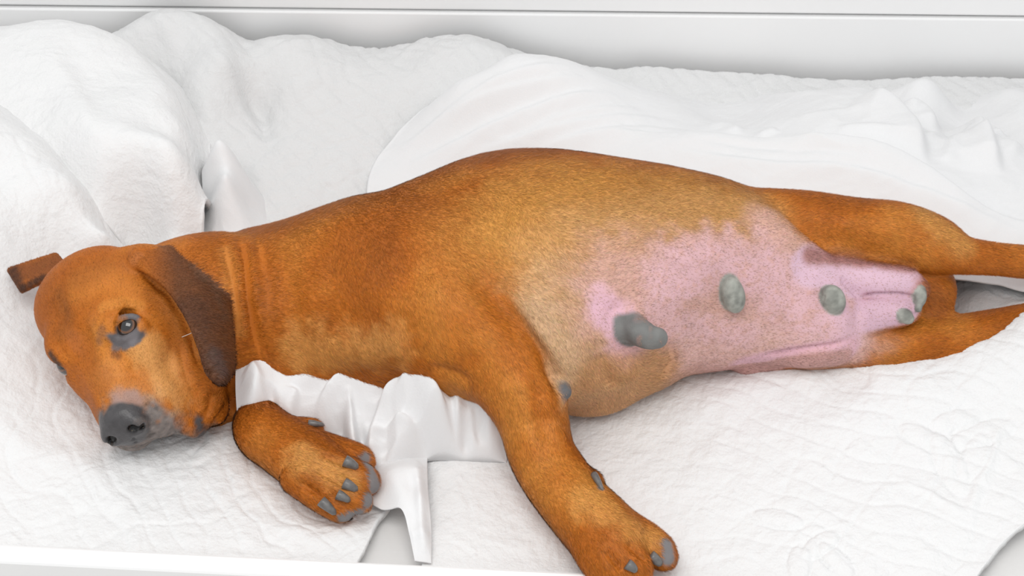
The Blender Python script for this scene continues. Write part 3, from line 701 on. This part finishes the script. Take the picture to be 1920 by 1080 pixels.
def crease(poly, depth, width, power=2):
    global DV
    p = hits(poly)
    if len(p) < 2: return
    I, d = near(p, width*2.5)
    if len(I) == 0: return
    t = np.argmin(((DV[I][:, None]-p[None])**2).sum(2), axis=1)/(len(p)-1)
    tp = np.clip(np.minimum(t, 1-t)*5+.05, 0, 1)
    DV[I] -= DN[I]*(depth*tp*np.exp(-(d/width)**power))[:, None]
def lump(px, py, height, rad):
    p = hit(px, py)
    if p is None: return
    I, d = near(p[None], rad*2)
    DV[I] += DN[I]*(height*np.exp(-(d/(rad*.7))**2))[:, None]
# neck and throat folds
crease([(412, 445), (430, 505), (444, 580), (441, 650)], .0045, .006)
crease([(444, 434), (458, 490), (462, 560), (474, 640), (488, 690)], .005, .005)
crease([(470, 560), (482, 630), (500, 690)], .003, .005)
crease([(480, 445), (498, 520), (503, 590)], .0025, .008)
crease([(468, 440), (476, 520), (484, 600), (489, 650)], -.003, .006)
crease([(432, 440), (445, 510), (452, 580), (455, 660)], -.003, .006)
crease([(402, 735), (396, 765), (384, 790)], .005, .005)
crease([(437, 745), (422, 770), (400, 800)], .005, .006)
# shoulder, ribs, chest muscle
crease([(872, 505), (930, 565), (968, 605), (1000, 640)], .007, .016)
crease([(560, 590), (640, 600), (720, 600), (800, 620)], .004, .022)
crease([(520, 480), (545, 560), (555, 640), (545, 700)], .005, .018)
crease([(600, 650), (700, 665), (780, 660)], -.005, .022)
crease([(690, 400), (740, 470), (800, 540)], .005, .03)
crease([(800, 690), (850, 700), (885, 720)], .005, .010)
crease([(950, 575), (985, 618), (1015, 660), (1036, 705), (1046, 745)], .010, .007)
lump(640, 430, .006, .05); lump(860, 560, .005, .05)
lump(1000, 720, .003, .03)
crease([(1015, 740), (1040, 800), (1062, 836)], -.004, .010)
crease([(1000, 690), (1010, 760), (1030, 830)], .003, .010)
crease([(960, 700), (985, 790), (1000, 850)], -.003, .012)
# belly: gland bulges and folds
crease([(1256, 640), (1262, 680), (1240, 712)], .006, .008)
crease([(1120, 660), (1125, 700), (1150, 730)], .005, .012)
crease([(1150, 560), (1160, 610), (1175, 660)], .004, .012)
crease([(1425, 668), (1500, 656), (1560, 648), (1596, 636)], .006, .004)
crease([(1525, 545), (1550, 560)], .003, .004)
crease([(1575, 520), (1600, 545), (1612, 560)], .005, .004)
crease([(1608, 558), (1640, 553), (1680, 552), (1718, 558)], .007, .0028)
lump(1185, 700, .004, .03); lump(1575, 600, .003, .03)
# hind leg muscles
crease([(1560, 420), (1640, 410), (1700, 420)], -.004, .02)
crease([(1470, 390), (1540, 450), (1620, 470), (1720, 470)], .004, .018)
crease([(1640, 660), (1700, 640), (1780, 625)], -.003, .016)
# toes
for pl in ([(596, 848), (628, 862), (652, 876)], [(590, 878), (625, 898), (656, 918)], [(558, 902), (588, 922), (612, 942)],
           [(1172, 1015), (1195, 1036), (1212, 1052)], [(1135, 1030), (1158, 1058), (1168, 1072)]):
    crease(pl, .0055, .0036)
crease([(540, 830), (600, 868)], -.002, .010); crease([(535, 870), (590, 905)], -.002, .010)
# face: brows, lids, cheek and muzzle folds
crease([(178, 622), (195, 594), (225, 580), (258, 584), (276, 600)], .0028, .0030)
crease([(186, 606), (205, 583), (235, 570), (268, 576)], -.0022, .0040)
crease([(265, 600), (262, 625), (245, 652), (222, 662)], -.0020, .0040)
crease([(335, 640), (345, 690), (360, 730), (376, 770)], .0035, .0050)
crease([(190, 690), (215, 705), (250, 700), (275, 690)], .0025, .006)
crease([(110, 560), (120, 590), (112, 610)], .003, .006)
crease([(100, 640), (115, 655), (128, 680)], .003, .006)
crease([(247, 818), (258, 836), (270, 852)], .0030, .0022)
crease([(258, 506), (285, 526), (315, 552), (342, 594), (362, 640), (374, 690)], .008, .0045)
crease([(240, 640), (300, 690)], -.002, .012)
DV = smooth(DV, 1)
DN = vnorm(DV)
bvh = BVHTree.FromPolygons(DV.tolist(), DF.tolist())
DOGV = DV
# --- coat colour: hair and skin tones, plus a few painted highlights and shade
def noise3(V, f, seed, octv=3):
    r = np.random.RandomState(seed); T3 = r.rand(32, 32, 32).astype(np.float32); out = 0; amp = 1
    for o in range(octv):
        q = V*f*2**o+o*3.7; i = np.floor(q).astype(int); t = q-i; t = t*t*(3-2*t); i %= 32; j = (i+1) % 32; v = 0
        for a in (0, 1):
            for b_ in (0, 1):
                for c in (0, 1):
                    v = v+T3[(j if a else i)[:, 0], (j if b_ else i)[:, 1], (j if c else i)[:, 2]]*(t[:, 0] if a else 1-t[:, 0])*(t[:, 1] if b_ else 1-t[:, 1])*(t[:, 2] if c else 1-t[:, 2])
        out = out+(v-.5)*amp; amp *= .5
    return out
n1 = noise3(DV, 13, 3); n2 = noise3(DV, 70, 5)
RUST = srgb(176, 97, 26); DEEP = srgb(142, 72, 14); PALE = srgb(206, 142, 72)
DC = RUST+(PALE-RUST)*np.clip(.06+.85*n1, 0, 1)[:, None]+(DEEP-RUST)*np.clip(-.05-1.1*n1, 0, 1)[:, None]
n3 = noise3(DV, 210, 8, 2)
# thin-haired belly side of the trunk
ux = np.interp(DV[:, 0], tx, np.arange(400)); ty, tz, sa, sb = [np.interp(DV[:, 0], tx, v) for v in TT]
ay_, az_ = (DV[:, 1]-ty)/sa, (DV[:, 2]-tz)/sb
pxv = proj(DV)[:, 0]
w = np.clip((-ay_-.05+n1*.5)/.45, 0, 1)*np.clip((pxv-1000)/90, 0, 1)*np.clip((1615-pxv)/20, 0, 1)
hyp = np.clip((1.30-np.hypot(ay_, az_))/.12, 0, 1)
leg_ = spline([pz(780, 520, .17, .1), pz(860, 590, .16, .1), pz(925, 655, .14, .1), pz(970, 733, .108, .1), pz(996, 790, .08, .1)], 5)
dl, _ = polyd(leg_[:, :3], DV); rl = np.interp(proj(DV)[:, 1], [520, 655, 733, 790], [.075, .064, .050, .042])
hyp = hyp*np.clip((dl-rl*1.06)/.004, 0, 1)
w = w*hyp
w = (w*w*(3-2*w))[:, None]; DC = DC*(1-w)+srgb(190, 142, 104)*w
w = np.clip((-ay_-.55+n1*.4)/.4, 0, 1)*np.clip((pxv-1230)/90, 0, 1)*np.clip((1615-pxv)/20, 0, 1)*hyp
DC = DC*(1-w[:, None])+srgb(194, 152, 146)*w[:, None]
def stroke(poly, rad, col, amt=1.0, noise=.25, hard=1.0):
    p = hits(poly, 10) if len(poly) > 1 else np.array([q for q in [hit(*poly[0])] if q is not None])
    if len(p) == 0: return
    I, d = near(p, rad*1.25)
    w = np.clip(1-d/rad+noise*(n2[I]*.9+n1[I]*.5)*np.minimum(1, 4*(1-d/(rad*1.25))), 0, 1)
    w = np.clip(w*1.35*hard, 0, 1); w = w*w*(3-2*w)*amt
    DC[I] = DC[I]*(1-w[:, None])+srgb(*col)*w[:, None]
stroke([(500, 430), (640, 380), (760, 345), (880, 300), (1000, 285)], .05, (150, 82, 26), .6, .5)
stroke([(700, 440), (820, 420), (900, 480)], .07, (160, 86, 24), .5, .6)
# pale flank, tan belly, pink skin
stroke([(1000, 400), (1100, 380), (1220, 380), (1330, 400)], .13, (196, 138, 72), .75)
stroke([(1080, 470), (1200, 440), (1330, 430), (1420, 450)], .10, (196, 146, 98), .7)
stroke([(1030, 560), (1080, 620), (1120, 700)], .075, (196, 152, 112), .85)
stroke([(1010, 600), (1045, 650), (1060, 700)], .045, (200, 164, 130), .7)
stroke([(1180, 560), (1280, 560), (1400, 580), (1500, 600), (1580, 610)], .110, (192, 150, 138), .95)
stroke([(1300, 640), (1450, 650), (1580, 655)], .06, (203, 164, 158), .9)
stroke([(1440, 430), (1480, 480)], .05, (200, 158, 148), .8)
stroke([(1270, 520), (1340, 490), (1420, 510), (1480, 560), (1560, 600)], .060, (198, 160, 168), .8, .4)
stroke([(1130, 570), (1160, 600), (1180, 660)], .030, (200, 160, 174), .9, .5)
stroke([(1230, 590), (1300, 610), (1400, 630)], .03, (198, 160, 166), .6, .6)
stroke([(1240, 690), (1180, 690), (1110, 700)], .040, (190, 138, 96), .8)
spk = .55*np.clip(n3*3.0+n2*.8-.02, 0, 1)*np.clip((pxv-1100)/120, 0, 1)*np.clip((1600-pxv)/60, 0, 1)*np.clip(DC[:, 2]/DC[:, 0]*2-.4, 0, 1)
DC = DC*(1-.75*spk[:, None])+srgb(182, 136, 110)*.75*spk[:, None]
stroke([(1520, 500), (1600, 520), (1715, 540)], .034, (196, 164, 178), 1, .1, 2)
stroke([(1630, 590), (1700, 578)], .028, (194, 160, 174), 1, .1, 2)
stroke([(1570, 570), (1600, 610), (1590, 650)], .030, (200, 164, 176), .9)
stroke([(1400, 680), (1440, 674), (1520, 668), (1585, 658)], .026, (202, 160, 170), 1, .2, 1.5)
stroke([(1380, 690), (1440, 684), (1500, 682), (1570, 676)], .024, (190, 146, 140), 1, .1, 2)
stroke([(930, 580), (965, 625), (995, 670), (1016, 715), (1024, 755)], .026, (178, 101, 32), 1, .15, 1.5)
# inner thigh and groin
stroke([(1520, 478), (1600, 488), (1700, 500)], .018, (128, 66, 22), .7)  # shade under the thigh's lower edge, painted into the coat
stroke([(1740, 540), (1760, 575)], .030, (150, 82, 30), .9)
# pale strokes on chest, neck, hind leg and paws
stroke([(570, 655), (650, 660), (720, 650)], .05, (208, 152, 92), .5, .6)  # bright light on the chest, painted into the coat colour
stroke([(420, 470), (428, 540), (445, 620)], .014, (206, 146, 82), .3, .4)
stroke([(1730, 400), (1800, 455)], .03, (204, 146, 84), .7)
stroke([(1100, 940), (1180, 980), (1220, 1010)], .030, (208, 148, 84), .6, .5)
stroke([(560, 860), (620, 880), (650, 905)], .030, (214, 152, 88), .7, .5)
# muzzle, lips and nose leather
hq = (DV-HO) @ np.array(HA).T
nearh = np.clip((.100-np.linalg.norm(DV-H(.075, .015, -.075), axis=1))/.008, 0, 1)
w = np.clip((hq[:, 0]-.071+n1*.02+n2*.03+.08*np.clip(-.075-hq[:, 2], 0, .1))/.020, 0, 1)*nearh
w = np.maximum(w, np.clip((-.146-hq[:, 2]+n2*.01)/.006, 0, 1)*np.clip((hq[:, 0]-.06)/.01, 0, 1)*nearh*np.clip((.085-hq[:, 1])/.01, 0, 1))[:, None]
w = w*np.clip((.066-hq[:, 1:2]+n2[:, None]*.02)/.018+np.clip((-.150-hq[:, 2:3])/.006, 0, 1), 0, 1)
GW = w[:, 0].copy()
DC = DC*(1-w)+(srgb(104, 96, 92)*(1+.9*n3[:, None])+.0)*w
# face
stroke([(150, 540), (200, 520), (250, 540)], .035, (190, 118, 50), .5)
stroke([(270, 640), (300, 680), (330, 740)], .030, (200, 140, 84), .7, .5)
stroke([(200, 700), (230, 730), (260, 740)], .022, (190, 124, 70), .5)
stroke([(112, 555), (125, 590), (120, 620)], .022, (142, 80, 28), .75, .5)
stroke([(285, 550), (315, 590), (335, 640)], .018, (150, 84, 28), .6, .5)
stroke([(150, 640), (175, 690), (190, 720)], .020, (152, 84, 28), .55, .5)
stroke([(195, 575), (230, 566), (262, 574)], .012, (200, 134, 66), .4, .3)  # highlight on the upper brow, painted in as paler coat
stroke([(265, 650), (290, 690), (310, 730)], .024, (206, 148, 92), .6, .5)
stroke([(150, 520), (210, 490), (250, 490)], .024, (150, 84, 30), .5)
DARK = (74, 70, 70)
stroke([(225, 745), (250, 750)], .016, (150, 128, 124), .6, .7)
stroke([(372, 790), (378, 815)], .012, DARK, 1)
nq = (DV-NZ(.006, 0, -.004)) @ np.array(NA).T/np.array((.026, .036, .031)); rn = np.linalg.norm(nq, axis=1)
w = np.clip((1.02-rn+n2*.12)*9, 0, 1)*np.clip((nq[:, 0]+.35)*6, 0, 1)
NOSEW = w; DC = DC*(1-w[:, None])+srgb(70, 68, 69)*(1+.35*n3[:, None])*w[:, None]
for s_ in (1, -1):
    dn = np.minimum(np.linalg.norm(DV-NZ(.020, s_*.0165, -.004), axis=1)/.0075, np.linalg.norm(DV-NZ(.018, s_*.024, -.009), axis=1)/.0055)
    w = np.clip((1.1-dn)*4, 0, 1)[:, None]; DC = DC*(1-w)+srgb(16, 14, 14)*w
LP = np.array(LID); I, d = near(LP, .016)
lowl = np.clip(((EYE[1]-DV[I]) @ CU)/.012+.2, 0, 1)                    # the bare rim is wider below the eye
w = np.clip((.0062+.0065*lowl+n2[I]*.006-d)/.003, 0, 1)[:, None]
DC[I] = DC[I]*(1-w)+srgb(92, 88, 90)*(1+.5*n2[I][:, None])*w
stroke([(218, 652), (232, 648)], .009, (92, 88, 90), .9, .3, 1.4)
stroke([(192, 618), (186, 640)], .008, (140, 90, 60), .7)
stroke([(222, 668), (215, 665)], .007, (110, 60, 30), .7)
stroke([(95, 665), (108, 682)], .009, (60, 48, 44), .9)
# ears
EARV = ear.reshape(-1, 3)
I, d = near(EARV, .012)
Ish = d < .0085
I = I[Ish]; I = I[(proj(DV[I])[:, 0] > 255)]
wob = np.clip(.75+n1[I]*.8+n2[I]*.3, 0, 1)[:, None]
fade = np.clip((proj(DV[I])[:, 0]-262)/70, 0, 1)[:, None]
DC[I] = DC[I]*(1-fade)+fade*(srgb(74, 44, 30)*wob+srgb(118, 68, 34)*(1-wob))
stroke([(360, 500), (400, 540), (418, 590)], .012, (92, 66, 52), .5, .6)
stroke([(400, 660), (412, 690)], .012, (74, 58, 54), .6, .5)
stroke([(25, 512), (60, 508), (100, 492)], .030, (124, 70, 36), .9, .2)
stroke([(24, 508), (36, 540)], .014, (70, 42, 30), .9, .2)
stroke([(45, 540), (80, 522)], .010, (60, 36, 26), .9, .2)
stroke([(258, 480), (250, 490)], .010, (170, 100, 52), .8)
# teats
for c, R_, rr, ax in TEAT:
    I, d = near(c[None], R_*1.5)
    q = (DV[I]-c) @ np.array(ax).T/np.array(rr); w = np.clip((1.28-np.linalg.norm(q, axis=1))*6+n2[I]*.6, 0, 1)[:, None]
    DC[I] = DC[I]*(1-w)+srgb(136, 137, 130)*(1+.5*n3[I][:, None]+.5*n2[I][:, None])*w
for tc, col in ((TC, (104, 104, 102)), (TC1, (90, 90, 92))):
    p = spline(np.array([[*a, b] for a, b in tc]), 8)
    I, d = near(p[:, :3], .03)
    dd = np.min([np.linalg.norm(DV[I]-q[:3], axis=1)-q[3] for q in p], axis=0)
    w = np.clip((.0030-dd)/.003+n2[I]*.8, 0, 1)[:, None]
    DC[I] = DC[I]*(1-w)+srgb(*col)*(1+.4*n2[I][:, None])*w
# toe ends and pads
for pl, r in (([(683, 858), (690, 872)], .012), ([(697, 890), (705, 915)], .013), ([(690, 935), (700, 930)], .014), ([(668, 962), (640, 972)], .012),
              ([(1250, 1020), (1254, 1045)], .012), ([(1122, 905), (1126, 915)], .006)):
    stroke(pl, r, (116, 112, 112), 1, .4, 1.5)
DC = np.clip(DC*(1+.10*n2[:, None]+.14*n1[:, None])*1.13*(1-np.clip((.45-DC[:, 2:]/np.maximum(DC[:, :1], 1e-4))*3, 0, 1)*np.array([[0, .01, .18]])), .004, .9)
ROUGH = .62-.34*NOSEW
print('dog', len(DV), len(DF))
coat, nt, b = new_mat('dog_coat')
at = lookup(nt, 'ShaderNodeAttribute', attribute_name='coat')
tc = nt.nodes.new('ShaderNodeTexCoord')
nz = lookup(nt, 'ShaderNodeTexNoise', Scale=420.0, Detail=3.0)
nt.links.new(tc.outputs['Object'], nz.inputs['Vector'])
bp = lookup(nt, 'ShaderNodeBump', Strength=.35, Distance=.0012)
nt.links.new(nz.outputs['Fac'], bp.inputs['Height']); nt.links.new(bp.outputs['Normal'], b.inputs['Normal'])
nt.links.new(at.outputs['Color'], b.inputs['Base Color']); b.inputs['Roughness'].default_value = .6
b.inputs['Specular IOR Level'].default_value = .3
dog = bpy.data.objects.new('dog', None); link(dog)
tag(dog, 'pregnant red-brown dog lying on its side with pink belly on white bedding', 'dog')
body = mesh_obj('body', DV, DF, coat, dog)
set_col(body.data, np.concatenate([DC, ROUGH[:, None]], 1)); nt.links.new(at.outputs['Alpha'], b.inputs['Roughness'])

# --- eyeballs
em, nt, b = new_mat('dog_eye')
tc = nt.nodes.new('ShaderNodeTexCoord'); sx = nt.nodes.new('ShaderNodeSeparateXYZ'); nt.links.new(tc.outputs['Object'], sx.inputs[0])
mul = nt.nodes.new('ShaderNodeMath'); mul.operation = 'DIVIDE'; mul.inputs[1].default_value = ER
nt.links.new(sx.outputs['Z'], mul.inputs[0])
rp = nt.nodes.new('ShaderNodeValToRGB'); el = rp.color_ramp.elements
el[0].position = .0; el[0].color = (.035, .025, .02, 1); el[1].position = .62; el[1].color = (.03, .02, .015, 1)
for pos, c in ((.66, (.012, .008, .006, 1)), (.70, (.16, .060, .020, 1)), (.80, (.10, .035, .012, 1)), (.84, (.004, .003, .003, 1))):
    e = el.new(pos); e.color = c
nt.links.new(mul.outputs[0], rp.inputs['Fac']); nt.links.new(rp.outputs['Color'], b.inputs['Base Color'])
b.inputs['Roughness'].default_value = .06; b.inputs['Coat Weight'].default_value = 1.0; b.inputs['Coat Roughness'].default_value = .03
def uvsphere(r, nu=32, nv=20):
    v = [(0, 0, r)]+[(r*math.sin(math.pi*i/nv)*math.cos(2*math.pi*j/nu), r*math.sin(math.pi*i/nv)*math.sin(2*math.pi*j/nu), r*math.cos(math.pi*i/nv)) for i in range(1, nv) for j in range(nu)]+[(0, 0, -r)]
    f = [(0, 1+j, 1+(j+1) % nu) for j in range(nu)]
    for i in range(nv-2):
        for j in range(nu): f.append((1+i*nu+j, 1+(i+1)*nu+j, 1+(i+1)*nu+(j+1) % nu, 1+i*nu+(j+1) % nu))
    f += [(len(v)-1, 1+(nv-2)*nu+(j+1) % nu, 1+(nv-2)*nu+j) for j in range(nu)]
    return v, f
for s in (1, -1):
    v, f = uvsphere(ER); e = mesh_obj('eye', v, f, em, dog); e.location = EYE[s]
    g = CC*.80+HU*.25+HL*s*.20-CR*.16+CU*.16
    e.rotation_euler = Vector(g).to_track_quat('Z', 'Y').to_euler(); e['label'] = 'glossy brown eye'
# --- claws: curved horn cones on the toes
cm, nt, b = new_mat('dog_claw')
tc = nt.nodes.new('ShaderNodeTexCoord'); nz = lookup(nt, 'ShaderNodeTexNoise', Scale=160.0, Detail=3.0); nt.links.new(tc.outputs['Object'], nz.inputs['Vector'])
rp = nt.nodes.new('ShaderNodeValToRGB'); rp.color_ramp.elements[0].color = (.055, .052, .052, 1); rp.color_ramp.elements[1].color = (.22, .21, .20, 1)
nt.links.new(nz.outputs['Fac'], rp.inputs['Fac']); nt.links.new(rp.outputs['Color'], b.inputs['Base Color']); b.inputs['Roughness'].default_value = .35
def claw(a, t, r, lift=.004, shrink=.55):
    """a, t: base and tip pixels on the coat"""
    pa = hit(*a); pt = hit(*t)
    if pa is None: return
    ax = pt-pa if pt is not None and np.linalg.norm(pt-pa) < .03 else CR*(t[0]-a[0])/1600-CU*(t[1]-a[1])/1600
    L = np.linalg.norm(ax); ax = ax/L; L = max(L, .008)
    nrm = CC*.7+np.array([0, 0, .6]); nrm = nrm-ax*(nrm @ ax); nrm /= np.linalg.norm(nrm); sd = np.cross(ax, nrm)
    V, Fc = [], []; n = 12; m = 8
    for i in range(m+1):
        u = i/m; rr = r*(1-shrink*u**1.6)*(1 if i < m else .35); c = pa-ax*.004+ax*(L+.004)*u+nrm*(lift*(1-(u*1.15-.45)**2*1.6))
        for j in range(n):
            an = 2*math.pi*j/n; V.append(c+sd*rr*.80*math.cos(an)+nrm*rr*math.sin(an))
    for i in range(m):
        for j in range(n): Fc.append((i*n+j, i*n+(j+1) % n, (i+1)*n+(j+1) % n, (i+1)*n+j))
    Fc.append(tuple(range(n))[::-1]); Fc.append(tuple(m*n+j for j in range(n)))
    o = mesh_obj('claw', V, Fc, cm, dog); o['label'] = 'dark grey claw'
for a, t, r in (((652, 868), (672, 878), .0088), ((651, 910), (671, 920), .0084), ((638, 931), (657, 940), .0078), ((606, 944), (630, 965), .0082),
                ((585, 796), (609, 798), .0055), ((1222, 1046), (1240, 1060), .0085), ((1117, 898), (1130, 920), .0055), ((1180, 1062), (1194, 1072), .008)):
    claw(a, t, r)
# --- long whiskers on the cheek
wk, nt, b = new_mat('whisker'); b.inputs['Base Color'].default_value = (.75, .70, .64, 1); b.inputs['Roughness'].default_value = .4
p0 = hit(341, 632)
if p0 is not None:
    V, Fc = [], []; n = 6
    q = spline([p0, p0+CR*.016+CU*.007+CC*.007, p0+CR*.036+CU*.022+CC*.010], 6)
    for i, c in enumerate(q):
        r = .00055*(1-.6*i/len(q))
        for j in range(n): V.append(c+CC*r*math.cos(2*math.pi*j/n)+np.cross(CC, CR)*r*math.sin(2*math.pi*j/n))
    for i in range(len(q)-1):
        for j in range(n): Fc.append((i*n+j, i*n+(j+1) % n, (i+1)*n+(j+1) % n, (i+1)*n+j))
    w = mesh_obj('whisker', V, Fc, wk, dog); w['label'] = 'single pale whisker on the cheek'
# --- short coat: one thin blade per hair tuft, lying along the growth direction
if FUR:
    FL = np.array(FLOW)
    best = np.full(len(DV), 1e9); vec = np.zeros_like(DV)
    for f in FL:
        d = np.linalg.norm(DV-f[:3], axis=1)-f[6]; m = d < best; best[m] = d[m]; vec[m] = f[3:6]
    for _ in range(25): vec = lap(vec)
    wob = np.stack([noise3(DV, 9, 21+i, 2) for i in range(3)], 1)
    vec = vec+wob*.9
    vec -= DN*(vec*DN).sum(1, keepdims=True); vec /= np.maximum(np.linalg.norm(vec, axis=1, keepdims=True), 1e-9)
    hair = np.clip((.72-DC[:, 2]/np.maximum(DC[:, 0], 1e-4))/.45, 0, 1)
    GRY = np.clip((DC[:, 2]/np.maximum(DC[:, 0], 1e-4)-.84)/.05, 0, 1)
    fq = DF; c0_, c1_, c2_, c3_ = [DV[fq[:, i]] for i in range(4)]
    ar = np.linalg.norm(np.cross(c2_-c0_, c3_-c1_), axis=1)*.5
    fn = DN[fq].mean(1); vis = ((fn @ CC) > -.35) | (fn[:, 2] > .1)
    fh = hair[fq].mean(1); pr = ar*vis*(fh*.75+.25*(GRY[fq].mean(1) < .5))
    NF = 420000; pr /= pr.sum(); pick = np.random.choice(len(fq), NF, p=pr)
    u, v = np.random.rand(NF, 1), np.random.rand(NF, 1)
    wts = [(1-u)*(1-v), u*(1-v), u*v, (1-u)*v]; q = fq[pick]
    def mix(A): return sum(w*A[q[:, i]] for i, w in enumerate(wts))
    p, n_, d_, c_ = mix(DV), mix(DN), mix(vec), mix(DC); h_ = mix(hair[:, None])
    n_ /= np.linalg.norm(n_, axis=1, keepdims=True); d_ = d_+np.random.randn(NF, 3)*.28; d_ -= n_*(d_*n_).sum(1, keepdims=True)
    d_ /= np.maximum(np.linalg.norm(d_, axis=1, keepdims=True), 1e-9)
    sd = np.cross(n_, d_)
    pr_ = proj(p)
    head_ = np.clip((400-pr_[:, :1])/60, 0, 1)
    L = (.0062-.0030*head_)*(.45+.55*h_)*(.7+.6*np.random.rand(NF, 1)); W = .00042
    tip = p+d_*L+n_*L*(.16+.10*np.random.rand(NF, 1))
    V = np.stack([p-sd*W-n_*.0004, p+sd*W-n_*.0004, tip], 1).reshape(-1, 3)
    thin = np.clip(1-h_*1.6, 0, 1)*.55; c_ = c_*(1-thin)+srgb(196, 150, 118)*thin
    FCOL = np.clip(c_*(1+.19*np.random.randn(NF, 1))*(1+.05*np.random.randn(NF, 3)), .003, .9)
    fm, nt, b = new_mat('dog_fur')
    at = lookup(nt, 'ShaderNodeAttribute', attribute_name='coat'); an = lookup(nt, 'ShaderNodeAttribute', attribute_name='lie')
    nt.links.new(at.outputs['Color'], b.inputs['Base Color']); nt.links.new(an.outputs['Vector'], b.inputs['Normal'])
    b.inputs['Roughness'].default_value = .5; b.inputs['Specular IOR Level'].default_value = .25
    fo = mesh_obj('fur', V, np.arange(NF*3).reshape(-1, 3), fm, dog)
    set_col(fo.data, np.repeat(FCOL, 3, axis=0))
    a = fo.data.attributes.new('lie', 'FLOAT_VECTOR', 'POINT')
    nn = n_*1.0+np.random.randn(NF, 3)*.16-d_*.05; nn /= np.linalg.norm(nn, axis=1, keepdims=True)
    a.data.foreach_set('vector', np.repeat(nn, 3, axis=0).astype(np.float32).ravel())
    fo['kind'] = 'stuff'; fo['label'] = 'short glossy red-brown coat'
